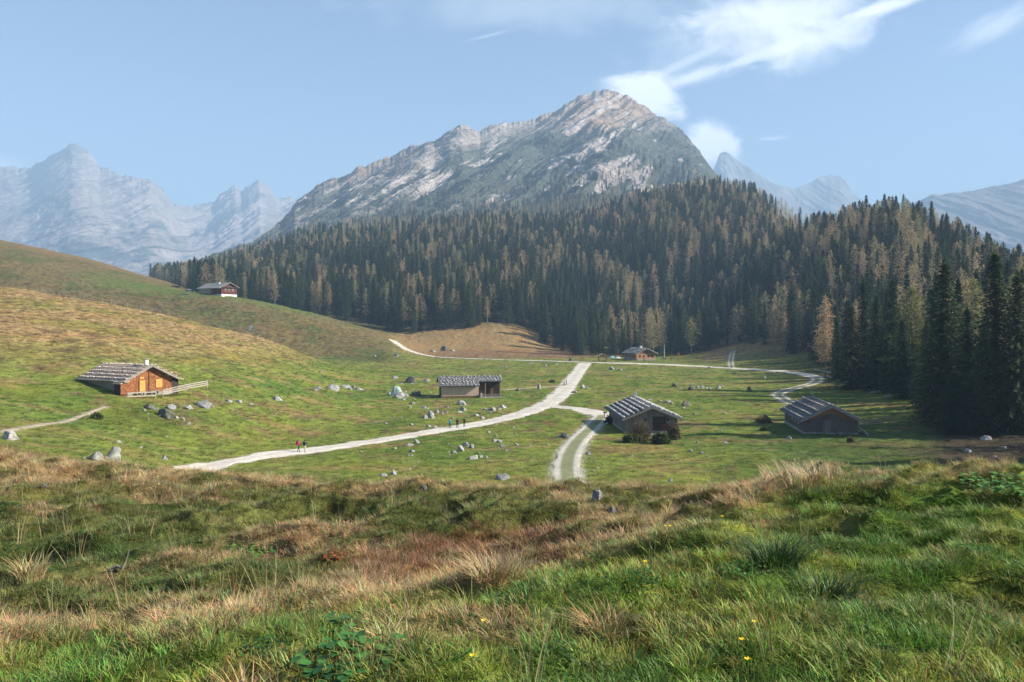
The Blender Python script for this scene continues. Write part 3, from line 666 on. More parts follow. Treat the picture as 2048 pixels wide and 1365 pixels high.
def trunk_arrays(H, r0, limbs=0, seed=0, low=.2, n=6):
    m = MB(); random.seed(seed)
    m.tube([(0, 0, -1.0), (0, 0, .3), (0, 0, H * .5), (0, 0, H * .97)], [r0 * 1.3, r0, r0 * .62, r0 * .12], n)
    for k in range(limbs):
        z = H * random.uniform(low * .6, .9); a = random.uniform(0, 6.28); L = random.uniform(1, 2.6) * (1.1 - z / H)
        m.tube([(0, 0, z), (math.cos(a) * L * .5, math.sin(a) * L * .5, z - .05 * L), (math.cos(a) * L, math.sin(a) * L, z - .15 * L)], [.07, .045, .015], 4)
    F = []
    for f in m.f:
        for k in range(1, len(f) - 1): F.append((f[0], f[k], f[k + 1]))
    return np.array([tuple(v) for v in m.v]), np.array(F)
def tree_mesh(kind, level, seed, narrow=1.0):
    if kind == 'spruce':
        V, F = spruce_arrays(seed, 26, 4.1 * narrow, (1.25, .8, .42)[level], (.55, .8, 1.25)[level]); T = trunk_arrays(26, .32, (14, 0, 0)[level], seed, .05)
    else:
        V, F = larch_arrays(seed, 25, 4.9 * narrow, (1.35, .85, .5)[level], (.5, .72, 1.1)[level], (.2, .24, .2)[level]); T = trunk_arrays(25, .28, (26, 8, 0)[level], seed)
    return (V, F), T
def part_mesh(name, VF, m): return npmesh(name, VF[0], [VF[1]], [m])
LIB = {}
for kind, m, mb in (('spruce', M_SPRUCE, M_BARK), ('larch', M_LARCH, M_BARKG)):
    for lvl, cnt in ((0, 4), (1, 5)):
        for k in range(cnt):
            c, t = tree_mesh(kind, lvl, 500 + 10 * lvl + k + (100 if kind == 'larch' else 0), (1, .82, 1.15, .92, .75)[k])
            LIB[kind, lvl, k] = (part_mesh('crown', c, m), part_mesh('trunk', t, mb))
_first = {}
def put_tree(kind, X, Y, H, lvl, k, label, group=None, wide=1.0, mtl=None, name=None):
    cm, tm = LIB[kind, lvl, k]; base = 26.0 if kind == 'spruce' else 25.0
    r = empty(name or (kind + '_tree'), (X, Y, float(zxy(X, Y)) - .1), random.uniform(0, 6.28)); s = H / base; r.scale = (s * wide, s * wide, s)
    tag(r, label, kind, group)
    key = (kind, lvl, k)
    if key not in _first: _first[key] = (bpy.data.objects.new('crown', cm), bpy.data.objects.new('trunk', tm)); a, b = _first[key]
    else: a, b = _first[key][0].copy(), _first[key][1].copy()
    if mtl:
        cm2 = cm.copy(); cm2.materials.clear(); cm2.materials.append(mtl); a = bpy.data.objects.new('crown', cm2)
    link(a, r); link(b, r)
    return r
random.seed(21)
NEAR = [ # kind, x, base y, top y, variant, wide, label
 ('spruce', 1704, 779, 612, 2, 1.5, 'broad dark spruce skirted to the ground, leftmost big one behind the far right cabin'),
 ('spruce', 1727, 776, 560, 1, 1.0, 'slim dark spruce rising right behind the broad skirted spruce'),
 ('spruce', 1752, 782, 590, 3, 1.0, 'dark spruce with a bare lower trunk between the skirted spruce and the green larch'),
 ('spruce', 1787, 786, 556, 0, 1.0, 'tall dark spruce directly left of the big olive green larch'),
 ('larch', 1824, 792, 574, 0, 1.5, 'big olive green larch with a long bare trunk at the edge of the meadow'),
 ('spruce', 1852, 815, 640, 4 % 4, .9, 'shorter dark spruce in shade just right of the olive green larch'),
 ('spruce', 1886, 845, 520, 0, 1.35, 'huge dark spruce with a broad top, left of the two tallest at the right edge'),
 ('spruce', 1906, 868, 745, 2, 1.3, 'small dark spruce at the foot of the huge broad topped spruce'),
 ('spruce', 1917, 820, 560, 1, 1.0, 'dark spruce between the huge broad topped spruce and the orange larch'),
 ('larch', 1946, 830, 556, 1, 1.15, 'tall orange larch between two dark spruces near the right edge'),
 ('spruce', 1993, 862, 504, 3, 1.25, 'tallest dark spruce near the right edge, its thin top above all its neighbours'),
 ('spruce', 2038, 864, 545, 0, 1.2, 'dark spruce cut by the right edge of the view'),
 ('spruce', 1968, 850, 640, 2, 1.0, 'shorter dark spruce tucked under the left side of the tallest one'),
 ('spruce', 1675, 760, 640, 3, 1.0, 'dark spruce where the track bends at the forest edge'),
 ('larch', 1651, 752, 590, 2, .75, 'golden larch standing above the bend of the track'),
 ('spruce', 1936, 850, 615, 2, 1.1, 'mid sized dark spruce filling the gap in front of the orange larch'),
 ('spruce', 1868, 836, 640, 1, 1.1, 'mid sized dark spruce behind the small yellowish larch'),
 ('spruce', 1806, 798, 640, 3, 1.1, 'mid sized dark spruce at the left foot of the olive green larch'),
]
occ = []
for kd, x, yb, yt, v, wd, lab in NEAR:
    p = at(x, yb, 100); H = (yb - yt) * p.y / FP; put_tree(kd, p.x, p.y, H, 0, v % 4, lab, wide=wd * (26 / H) ** .3, mtl=M_OLIVE if 'olive' in lab and kd == 'larch' else None); occ.append((p.x, p.y))
p = at(1866, 845, 100); yl = put_tree('larch', p.x, p.y, 6.8, 0, 3, 'small yellowish larch alone in front of the dark spruces', wide=2.1, mtl=M_YOUNG, name='larch_tree'); occ.append((p.x, p.y))
for x, yb, h, lab in ((1343, 722, 3.4, 'left of the two small golden larches right of the lodge'), (1357, 722, 4.2, 'right and brighter of the two small golden larches right of the lodge'), (1425, 704, 4.6, 'small pale larch on the sunny bank left of the twin ruts'), (1432, 702, 3.6, 'smallest pale larch on the sunny bank left of the twin ruts')):
    p = at(x, yb, 300); put_tree('larch', p.x, p.y, h, 1, 2, lab, wide=1.9, mtl=M_YOUNG)

# forest edge: nearest distance by bearing
EX = [300, 400, 790, 800, 1000, 1060, 1090, 1150, 1300, 1400, 1480, 1530, 1600, 1660, 1720, 1850, 1950, 2048, 2200, 2600]
EY = [1000, 560, 505, 497, 508, 520, 470, 440, 420, 425, 418, 385, 340, 290, 250, 200, 160, 150, 140, 140]
FX = [300, 400, 500, 650, 800, 1000, 1100, 1200, 1450, 1600, 2600]; FY_ = [1700, 1500, 1350, 1250, 1200, 1350, 1500, 1600, 1600, 900, 900]
step = 8.6; gx = np.arange(-950, 900, step); gy = np.arange(125, 1600, step)
GX, GY = np.meshgrid(gx, gy); GX = (GX + rng.uniform(-.46, .46, GX.shape) * step).ravel(); GY = (GY + rng.uniform(-.46, .46, GY.shape) * step).ravel()
PXt = GX / GY * FP + CX
edge = np.interp(PXt, EX, EY) + 14 * fbm(GX / 30, GY / 30, 3, 151); top = np.interp(PXt, FX, FY_)
ok = (PXt > 300) & (PXt < 2560) & (GY > edge) & (GY < top * 1.1)
top = top + 260 * fbm(GX / 110, GY / 110, 3, 171); dens = 1 - .88 * ss(GY / top, .66, .98); dens *= np.where((GY > 700) & (PXt > 1650), .35, 1); dens *= 1 - .35 * ss(fbm(GX / 45, GY / 45, 3, 157), .25, .5)
ok &= rng.uniform(size=len(GX)) < dens
GX, GY, PXt = GX[ok], GY[ok], PXt[ok]
for ox, oy in occ:
    k = np.hypot(GX - ox, GY - oy) > 4.0; GX, GY, PXt = GX[k], GY[k], PXt[k]
# extra trees standing right of the view, whose shadows reach the meadow
ex = np.array([(82, 112), (90, 120), (95, 108), (88, 131), (98, 128), (106, 117), (100, 140), (84, 142), (112, 130), (92, 99), (104, 102), (118, 112)], float)
GX = np.r_[GX, ex[:, 0]]; GY = np.r_[GY, ex[:, 1]]; PXt = GX / GY * FP + CX
GZ = zxy(GX, GY)
_px, _py, _X, _Y, _Z, _T = MV['mountain_ridge']               # scattered trees climbing the foot of the mountain
tl = np.interp(_px, [400, 650, 900, 1050, 1200, 1300, 1400, 1440], [500, 440, 395, 372, 352, 335, 330, 345])
pr = ss(_py - tl, -22, 30) * (_T < .6) * (_T > .03) * (_px > 380) * (_px < 1435) * (.35 + ss(fbm(_X / 90, _Z / 60, 3, 191), -.1, .3))
pr = (pr * _Y).ravel(); pi = rng.choice(len(pr), 2600, replace=False, p=pr / pr.sum())
GX = np.r_[GX, _X.ravel()[pi]]; GY = np.r_[GY, _Y.ravel()[pi]]; GZ = np.r_[GZ, _Z.ravel()[pi]]; PXt = GX / GY * FP + CX
lp = .24 + .75 * fbm(GX / 60, GY / 60, 3, 161) + .22 * ss(GY, 600, 1200) + .12 * ss(PXt, 1250, 1500) - .30 * ss(GY, 560, 500) * (1 - ss(PXt, 1080, 1200))
isl = rng.uniform(size=len(GX)) < lp
Ht = (15 + 14 * rng.beta(2, 1.6, len(GX))) * np.where(isl, .95, 1.02) * (1 - .35 * ss(GY, 900, 1500)); Ht *= np.where(rng.uniform(size=len(GX)) < .12, .55, 1)
inframe = (PXt > -10) & (PXt < 2058)
used = np.zeros(len(GX), bool)
def zone(px, Y, kd):
    c = 'dark' if kd == 'spruce' else 'autumn coloured'
    if px < 790: return f'{c} {kd} in the front of the forest beyond the brow of the brown hill', f'front {kd} trees beyond the brown hill'
    if px < 1090: return f'{c} {kd} along the forest edge above the tan clearing', f'{kd} trees above the tan clearing'
    if px < 1500: return f'{c} {kd} in the forest front behind the shelter and the lodge', f'{kd} trees behind the lodge'
    return f'{c} {kd} on the wooded knoll at the right', f'{kd} trees on the right knoll'
for kd, flag in (('spruce', ~isl), ('larch', isl)):
    cand = np.where(flag & inframe)[0]; cand = cand[np.argsort(GY[cand] / Ht[cand])][:280 if kd == 'spruce' else 285]
    for i in cand:
        used[i] = True; lab, grp = zone(PXt[i], GY[i], kd)
        put_tree(kd, float(GX[i]), float(GY[i]), float(Ht[i]), 0 if GY[i] < 260 else 1, random.randrange(4 if GY[i] < 260 else 5), lab, grp, wide=random.uniform(.85, 1.35))
for kd, flag, mm in (('spruce', ~isl, [M_SPRUCE, M_BARK]), ('larch', isl, [M_LARCH, M_BARKG])):
    s = np.where(flag & ~used)[0]; var = []
    for k in range(5):
        c, t = tree_mesh(kd, 1 if k < 3 else 2, 900 + k + (50 if kd == 'larch' else 0), (1, .82, 1.15, .92, .8)[k])
        V = np.concatenate([c[0], t[0]]); F = np.concatenate([c[1], t[1] + len(c[0])]); mi = np.r_[np.zeros(len(c[1])), np.ones(len(t[1]))]
        var.append((V, F, mi, None))
    P = np.stack([GX[s], GY[s], GZ[s] - .2], 1); n = len(s); b = 26. if kd == 'spruce' else 25.
    sc = Ht[s] / b; w_ = sc * rng.uniform(.85, 1.5, n)
    near = GY[s] < 700
    pk = np.where(near, rng.integers(0, 3, n), rng.integers(0, 5, n))
    scatter(kd + '_forest', var, P, np.stack([np.zeros(n), np.zeros(n), rng.uniform(0, 6.28, n)], 1), np.stack([w_, w_, sc], 1), pk, mm,
            'dark spruces of the far slope merging into one forest' if kd == 'spruce' else 'tan and rusty larches spread through the far forest slope', 'forest')
print('trees', len(GX))
HAZE_D = 0.00019
# ------------------------------------------------------------------ air
hz = MB(); hz.v = [(x, y, z) for x in (-9800, 9800) for y in (-400, 11500) for z in (-420, 1560)]
hz.f = [(0, 1, 3, 2), (4, 6, 7, 5), (0, 4, 5, 1), (2, 3, 7, 6), (0, 2, 6, 4), (1, 5, 7, 3)]; hz.mi = [0] * 6
hm = bpy.data.materials.new('thin autumn haze'); hm.use_nodes = True; ht = hm.node_tree; ht.nodes.clear()
pv = ht.nodes.new('ShaderNodeVolumePrincipled'); pv.inputs['Color'].default_value = (.45, .68, 1.0, 1); pv.inputs['Density'].default_value = HAZE_D; pv.inputs['Anisotropy'].default_value = 0.0
oo = ht.nodes.new('ShaderNodeOutputMaterial'); ht.links.new(pv.outputs[0], oo.inputs['Volume'])
tag(hz.build('haze', hm), 'thin bluish autumn haze filling the valley', 'haze', kind='stuff')

# ------------------------------------------------------------------ cabins
M_SH_ORANGE = shingle('sunburnt shingles', (.42, .17, .065), (.20, .07, .03), (.035, .018, .01), (1.5, 2.6))
M_SH_GREY = shingle('grey brown shingles', (.42, .34, .25), (.32, .26, .19), (.12, .09, .07), (1.6, 3.4))
M_PLANK = shingle('grey planks', (.25, .22, .19), (.16, .14, .12), (.03, .027, .024), (2.4, 1), True)
M_SH_DARK = shingle('dark wall shingles', (.19, .16, .135), (.12, .10, .085), (.03, .026, .022), (2.2, 4.6))
M_RED = shingle('red brown boards', (.13, .045, .03), (.09, .03, .02), (.03, .012, .01), (2.2, 1), True)
M_HONEY = shingle('honey timber', (.46, .26, .12), (.38, .20, .09), (.16, .08, .035), (.4, 4.0))
M_PINE = simple('pale boards', (.52, .37, .20), (.40, .26, .13), 1.5, stretch=(1, 1, 4))
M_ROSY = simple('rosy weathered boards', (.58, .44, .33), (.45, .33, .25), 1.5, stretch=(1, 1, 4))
M_GOLD = simple('golden boards', (.62, .33, .10), (.48, .22, .06), 1.5, stretch=(1, 1, 3))
M_RUSTB = simple('rust brown shingle edge', (.22, .12, .06), (.12, .07, .04), 3)
M_OLD = simple('silvered beam', (.30, .27, .235), (.18, .16, .14), 3)
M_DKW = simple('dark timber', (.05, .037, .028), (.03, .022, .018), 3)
M_ROOF_G = shingle('silver grey roof shingles', (.17, .17, .18), (.11, .11, .12), (.035, .035, .04), (1.3, 3.2))
M_ROOF_T = shingle('tan roof shingles', (.70, .56, .45), (.56, .45, .36), (.18, .13, .10), (1.1, 2.4))
M_ROOF_P = simple('plain grey roofing', (.23, .23, .235), (.16, .16, .165), .8, bs=.2)
M_WHITE = simple('limewash', (.72, .70, .66), (.55, .53, .50), 2)
M_BASE = simple('rubble masonry', (.34, .32, .29), (.20, .19, .17), 2.5, bs=1, bd=.1)
M_PSTONE = simple('pale roof stones', (.55, .53, .50), (.33, .32, .30), 2)
M_TSTONE = simple('brown grey roof stones', (.60, .50, .42), (.34, .27, .22), 2)
M_BLACK = simple('shadowed opening', (.015, .013, .012), (.02, .017, .015), 2, bs=0)
M_FENCE = simple('weathered fence rails', (.42, .37, .31), (.28, .25, .21), 3)
def slab(m, x0, z0, x1, z1, y0, y1, th=.14, mi=0):
    d = Vector((x1 - x0, 0, z1 - z0)).normalized(); nrm = Vector((-d.z, 0, d.x));  nrm = nrm if nrm.z > 0 else -nrm
    m.poly([(x0, y0, z0), (x1, y0, z1), (x1, y1, z1), (x0, y1, z0)], nrm * th, mi)
def gable_prism(m, w, y0, y1, hw, hr, dz=-1.2, mi=0, xl=None, xr=None):
    xl = -w / 2 if xl is None else xl; xr = w / 2 if xr is None else xr
    m.poly([(xl, y0, dz), (xr, y0, dz), (xr, y0, hw), (0, y0, hr), (xl, y0, hw)], (0, y1 - y0, 0), mi)
def stone_row(parent, x, z, y0, y1, m_, sp=.62, r=.17, pole=True, tilt=0):
    b = MB()
    if pole: b.box((x, (y0 + y1) / 2, z + .06), (.11, y1 - y0, .09), mi=1)
    y = y0 + .25
    while y < y1 - .15:
        b.rock((x + random.uniform(-.05, .05), y, z + .13 + random.uniform(0, .05)), r * random.uniform(.75, 1.3), 1.1, 1.25, .75); y += sp * random.uniform(.7, 1.35)
    return b.build('stone_row', [m_, M_OLD], parent)
def rows_on(parent, x0, z0, x1, z1, y0, y1, n, m_, **k):
    for q in range(n):
        f = (q + .35) / n; stone_row(parent, x0 + (x1 - x0) * f, z0 + (z1 - z0) * f + .15, y0, y1, m_, **k)
def corner_place(name, px, py, rz, w, L, ymin=60, dz=0.0, Y=None):
    p = at(px, py, ymin) if Y is None else Vector(((px - CX) / FP * Y, Y, (HY - py) / FP * Y))
    g_ = Vector((math.cos(rz), math.sin(rz), 0)); b_ = Vector((-math.sin(rz), math.cos(rz), 0))
    c = p + g_ * w / 2 + b_ * L / 2
    return empty(name, (c.x, c.y, p.z + dz), rz)
def cap_chimney(parent, x, y, z, h=1.0, s=.5, mat_=None):
    m = MB(); m.box((x, y, z + h / 2), (s, s, h)); 
    for i in (-1, 1):
        for j in (-1, 1): m.box((x + i * s * .38, y + j * s * .38, z + h + .1), (.09, .09, .2))
    c = m.build('chimney', mat_ or M_WHITE, parent); q = MB(); q.box((x, y, z + h + .24), (s * 1.45, s * 1.45, .09)); q.build('chimney_cap', M_BASE, c)
def window(parent, x, y, z, w, h, m_=None, axis='x', fm=None):
    d = (w, .06, h) if axis == 'x' else (.06, w, h); m = MB()
    for s_ in (-1, 1):
        m.box((x + (s_ * w / 2 if axis == 'x' else 0), y + (s_ * w / 2 if axis != 'x' else 0), z), (.09, .1, h + .09) if axis == 'x' else (.1, .09, h + .09))
        m.box((x, y, z + s_ * h / 2), (w - .09, .1, .09) if axis == 'x' else (.1, w - .09, .09))
    f = m.build('window', fm or M_PINE, parent); q = MB(); q.box((x, y, z), d); q.build('pane', m_ or M_BLACK, f)
def gable_roof(root, w, L, hw, hr, ov, ovy, rm, sm, nrow, xl=None, xr=None, th=.16, rowkw={}):
    k = (hr - hw) / (w / 2); y0, y1 = -L / 2 - ovy, L / 2 + ovy; m = MB(); e = .06
    XL = -(w / 2 + ov) if xl is None else xl; XR = w / 2 + ov if xr is None else xr
    slab(m, XL, hr + e + k * XL, 0, hr + e, y0, y1, th); slab(m, 0.002, hr + e, XR, hr + e - k * XR, y0, y1, th)
    rf = m.build('roof', rm, root)
    if nrow:
        rows_on(rf, XL + .1, hr + k * XL + .15, -.15, hr + .15, y0, y1, nrow, sm, **rowkw); rows_on(rf, XR - .1, hr - k * XR + .15, .15, hr + .15, y0, y1, nrow, sm, **rowkw)
    b = MB()
    for yy in (y0 - .04, y1 + .04):
        b.bar((XL, yy, hr + k * XL + .05), (0, yy, hr + .1), .07, .3); b.bar((XR, yy, hr - k * XR + .05), (0, yy, hr + .1), .07, .3)
    b.build('bargeboard', M_OLD, rf)
    b = MB()
    for x in (-w * .36, 0, w * .36): b.box((x, -L / 2 - ovy * .45, hr - k * abs(x) - .14), (.2, ovy * .95, .2))
    b.build('beam_end', M_OLD, root)
    return rf
def rail_fence(name, pts, label, rails=3, h=.95, mt=None, cat='fence', group=None, spacing=2.4):
    P = [Vector(p) for p in pts]; r = empty(name, P[0]); tag(r, label, cat, group); O = P[0]
    posts = []
    for a, b in zip(P[:-1], P[1:]):
        n = max(1, int((b - a).length / spacing))
        posts += [a.lerp(b, k / n) for k in range(n)]
    posts.append(P[-1])
    for q in posts:
        m = MB(); q = q - O; m.box((q.x, q.y, q.z + h / 2 - .1), (.12, .12, h + .35), rz=random.uniform(0, 1)); m.build('post', mt or M_FENCE, r)
    for k in range(rails):
        m = MB()
        for a, b in zip(posts[:-1], posts[1:]):
            z = h * (.3 + .62 * k / max(1, rails - 1)); m.bar(a - O + Vector((0, -.07, z + random.uniform(-.04, .04))), b - O + Vector((0, -.07, z + random.uniform(-.04, .04))), .05, .17)
        m.build('rail', mt or M_FENCE, r)
    return r
random.seed(5)
# 1: shingled cabin on the left slope
w, L = 8.2, 10.6; c1 = corner_place('alpine_cabin', 250, 791, R(60), w, L, 80)
tag(c1, 'orange shingled alpine cabin with stone weighted tan roof on the left slope', 'cabin')
m = MB(); gable_prism(m, w, -L / 2, L / 2, 2.35, 4.3); m.build('wall', M_SH_GREY, c1)
m = MB(); gable_prism(m, w - .02, -L / 2 - .06, -L / 2 - .004, 2.33, 4.26, .15); m.build('gable_front', M_SH_ORANGE, c1)
m = MB(); m.box((0, 0, -.9), (w + .16, L + .16, 2.1)); m.build('foundation', M_BASE, c1)
rf = gable_roof(c1, w, L, 2.35, 4.3, .75, .9, M_ROOF_T, M_TSTONE, 5, rowkw=dict(sp=.5, r=.2))
cap_chimney(rf, .15, -L / 2 + .9, 4.0, 1.15, .55)
m = MB(); slab(m, w / 2 + .3, 2.35, w / 2 + 2.1, 1.75, -L / 2 - .3, -L / 2 + 4.5, .12); m.build('side_roof', M_ROOF_T, c1)
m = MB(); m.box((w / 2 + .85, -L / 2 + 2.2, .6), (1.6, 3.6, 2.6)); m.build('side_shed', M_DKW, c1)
yf = -L / 2 - .09
m = MB(); m.box((-1.2, yf - .03, 1.15), (.95, .08, 1.9)); d = m.build('door', M_GOLD, c1); m = MB(); m.box((-1.75, yf - .02, 1.1), (.14, .12, 2.1)); m.box((-.65, yf - .02, 1.1), (.14, .12, 2.1)); m.build('door_frame', M_RUSTB, d)
m = MB(); m.box((1.75, yf - .03, 1.45), (1.15, .08, 1.35)); m.build('shutter', M_GOLD, c1)
m = MB(); m.box((-1.3, yf - .03, 2.5), (.8, .07, .32)); m.build('sign_board', M_GOLD, c1)
m = MB(); m.box((0, yf - .04, 2.1), (.16, .1, 4.0)); m.box((-w / 2 + .1, yf - .03, 1.2), (.2, .1, 2.1)); m.build('corner_post', M_RUSTB, c1)
for x in (-1.9, .6): 
    m = MB(); m.box((x, yf - .5, .35), (1.5, .4, .1)); m.box((x - .6, yf - .5, .1), (.1, .35, .5)); m.box((x + .6, yf - .5, .1), (.1, .35, .5)); tag(m.build('wooden_bench', M_OLD), 'plank bench against the orange cabin gable, ' + ('left of the door' if x < 0 else 'between door and shutter'), 'bench').matrix_world = c1.matrix_basis.copy()
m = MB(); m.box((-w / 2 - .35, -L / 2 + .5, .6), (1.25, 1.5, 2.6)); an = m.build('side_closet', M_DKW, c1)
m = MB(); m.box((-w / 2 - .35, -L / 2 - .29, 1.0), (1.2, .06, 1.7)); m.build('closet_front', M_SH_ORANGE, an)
m = MB(); slab(m, -w / 2 - 1.2, 1.75, -w / 2 + .3, 2.1, -L / 2 - .75, -L / 2 + 1.5, .12); r2 = m.build('closet_roof', M_ROOF_T, an); stone_row(r2, -w / 2 - .9, 1.92, -L / 2 - .7, -L / 2 + 1.4, M_TSTONE, sp=.4)
MW = c1.matrix_basis
F0 = [MW @ Vector(p) for p in ((-w / 2 - .6, -L / 2 - 1.6, -.35), (-.5, -L / 2 - 2.4, -.45))]
rail_fence('rail_fence', F0, 'short weathered fence with thin dark posts left of the cabin gate', 2, .85)
F1 = [MW @ Vector(p) for p in ((.7, -L / 2 - 2.5, -.4), (w / 2 + 1.0, -L / 2 - 2.5, .15), (w / 2 + 5.2, -L / 2 - 2.3, .5))]
rail_fence('rail_fence', F1, 'weathered plank fence running right from the orange cabin gable', 3, 1.0)
# 2: low long cabin in the middle
L = 14.6; c2 = corner_place('alpine_cabin', 1003, 796, R(100), 7.4, L, 60); w = 7.4
tag(c2, 'long low cabin with grey roof, stepped eave and open porch in mid meadow', 'cabin')
hr, k = 4.9, .42; xr_ = 0.4
sp_ = -L / 2 + 5.6        # local y where the porch ends (right part of the picture is small y)
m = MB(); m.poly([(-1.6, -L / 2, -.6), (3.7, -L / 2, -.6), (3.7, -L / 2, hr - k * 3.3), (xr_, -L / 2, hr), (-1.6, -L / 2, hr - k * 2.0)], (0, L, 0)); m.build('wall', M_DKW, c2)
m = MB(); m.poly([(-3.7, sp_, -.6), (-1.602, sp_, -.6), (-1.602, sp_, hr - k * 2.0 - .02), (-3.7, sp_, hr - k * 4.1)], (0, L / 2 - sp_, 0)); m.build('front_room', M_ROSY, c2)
m = MB(); slab(m, -2.4, hr - k * 2.8 + .1, xr_, hr + .1, -L / 2 - .6, sp_ - .15, .16); slab(m, -4.5, hr - k * 4.9 + .1, xr_, hr + .1, sp_ - .148, L / 2 + .7, .16); slab(m, xr_ + .003, hr + .1, 4.3, hr + .1 - k * 3.9, -L / 2 - .6, L / 2 + .7, .16)
rf = m.build('roof', M_ROOF_G, c2)
for q in range(7):
    x = -4.35 + q * .74; stone_row(rf, x, hr + .25 + k * (x - xr_), (sp_ - .1) if x < -2.4 else -L / 2 - .5, L / 2 + .6, M_PSTONE, sp=.85, r=.2, pole=False)
for q in range(4): x = 1.2 + q * .9; stone_row(rf, x, hr + .25 - k * (x - xr_), -L / 2 - .5, L / 2 + .6, M_PSTONE, sp=.85, r=.2, pole=False)
m = MB(); m.box((-3.75, (sp_ + L / 2) / 2, .35), (.1, L / 2 - sp_, .5)); m.build('base_board', M_RUSTB, c2)
m = MB(); m.box((-1.66, -L / 2 + 2.2, 1.2), (.08, .9, 1.9)); m.build('door', M_RUSTB, c2)
for y in (-L / 2 + .15, -L / 2 + 3.8): m = MB(); m.box((-2.3, y, 1.7), (.16, .16, 3.6)); m.build('porch_post', M_HONEY, c2)
m = MB(); m.box((-2.9, -L / 2 + 2.4, -.1), (2.4, 5.2, .5)); m.build('porch_floor', M_BASE, c2)
m = MB()
for z in (.55, .9): m.box((-4.05, -L / 2 + 2.3, z), (.06, 4.9, .14))
for y in range(4): m.box((-4.0, -L / 2 + .1 + y * 1.5, .4), (.12, .12, 1.3))
m.build('porch_railing', M_OLD, c2)
m = MB(); m.box((-3.95, -L / 2 + 5.0, .5), (.5, .4, 1.4)); m.build('gate_pillar', M_PSTONE, c2)
random.seed(6)
def grey_cabin(px, py, rz, w, L, hw, hr, label, wallm, extras, nrow, sm, rowkw):
    c = corner_place('alpine_cabin', px, py, rz, w, L, 60); tag(c, label, 'cabin')
    m = MB(); gable_prism(m, w, -L / 2, L / 2, hw, hr, .25); m.build('wall', wallm, c)
    m = MB(); m.box((0, 0, -.4), (w + .14, L + .14, 1.5)); m.build('foundation', M_BASE, c)
    rf = gable_roof(c, w, L, hw, hr, .75, .8, M_ROOF_G, sm, nrow, rowkw=rowkw); extras(c, w, L, hw, hr, rf); return c
def ex3(c, w, L, hw, hr, rf):
    cap_chimney(rf, .35, L / 2 - 1.6, hr - .15, 1.0, .5)
    y = -L / 2 - .03
    m = MB(); m.box((1.35, y, 1.65), (2.3, .07, 2.3)); m.build('barn_door', M_DKW, c)
    m = MB(); m.box((2.9, y - .02, 1.1), (2.2, .08, .9)); m.build('lower_boarding', M_RED, c)
    m = MB(); m.box((1.2, -L / 2 - 1.2, -.15), (4.6, 2.3, .55)); m.build('terrace', M_BASE, c)
    for x in (-1.0, 2.7): window(c, x, y - .01, 2.3, .6, .5, fm=M_OLD)
c3 = grey_cabin(1251, 868, R(2), 8.7, 17.5, 2.55, 4.3, 'grey plank cabin with rows of pale roof stones beside the track fork', M_PLANK, ex3, 6, M_PSTONE, dict(sp=.62, r=.22))
def ex4(c, w, L, hw, hr, rf):
    y = -L / 2 - .03
    m = MB(); m.poly([(-w / 2 + .1, y - .03, hw - .35), (-2.6, y - .03, hw + .1), (-1.2, y - .03, hw + .75), (0, y - .03, hw + 1.0), (1.2, y - .03, hw + .75), (2.6, y - .03, hw + .1), (w / 2 - .1, y - .03, hw - .35), (w / 2 - .1, y - .03, hw), (0, y - .03, hr - .05), (-w / 2 + .1, y - .03, hw)], (0, .05, 0)); m.build('gable_shingles', M_SH_ORANGE_DULL, c)
    m = MB(); m.box((-.65, y - .04, 1.3), (1.2, .08, 2.0)); m.build('door', M_PLANK, c)
    m = MB(); m.box((-.2, -L / 2 - 1.3, .1), (1.5, 2.2, .12), rx=.1); m.build('door_ramp', M_PSTONE, c)
    m = MB(); m.box((1.1, -L / 2 - 1.0, .35), (.5, 1.8, .35)); m.build('trough', M_OLD, c)
    cap_chimney(rf, .2, L / 2 - 2.2, hr - .15, .8, .5, M_BASE)
    for q in (-4, -1.5, 1.2): window(c, -w / 2 - .02, q, 1.6, .7, .8, M_PSTONE, 'y', M_OLD)
M_SH_ORANGE_DULL = shingle('brown gable shingles', (.44, .22, .10), (.32, .15, .07), (.10, .05, .03), (2.2, 3.0))
c4_ = grey_cabin(1608, 869, R(-8), 8.5, 16, 2.45, 4.55, 'dark shingled cabin with brown gable top near the forest on the right', M_SH_DARK, ex4, 4, M_TSTONE, dict(sp=.3, r=.16))
# 5: far farmhouse on the brow
L = 18; w = 10.5; c5 = corner_place('farmhouse', 443, 587, R(58), w, L, Y=452, dz=.1); tag(c5, 'far farmhouse of red brown boards with white base on the hill brow', 'farmhouse')
m = MB(); gable_prism(m, w, -L / 2, L / 2, 3.7, 6.0, -.8); m.build('wall', M_RED, c5)
m = MB(); m.box((0, 0, -2.7), (w + .1, L + .1, 4.2)); m.build('foundation', M_WHITE, c5)
rf = gable_roof(c5, w, L, 3.7, 6.0, 1.0, 1.1, M_ROOF_P, None, 0, xl=-7.8); cap_chimney(rf, -1.6, -2.5, 4.9, 1.4, .8)
m = MB(); m.box((-6.2, 3.4, 1.4), (2.3, 9.6, 3.2)); m.build('side_wing', M_SH_GREY, c5)
for x in (-2.5, 0, 2.5): window(c5, x, -L / 2 - .04, 1.9, .8, 1.0, fm=M_WHITE)
m = MB(); m.box((0, -L / 2 - .3, 3.3), (w - .4, .5, .7)); m.build('balcony', M_DKW, c5)
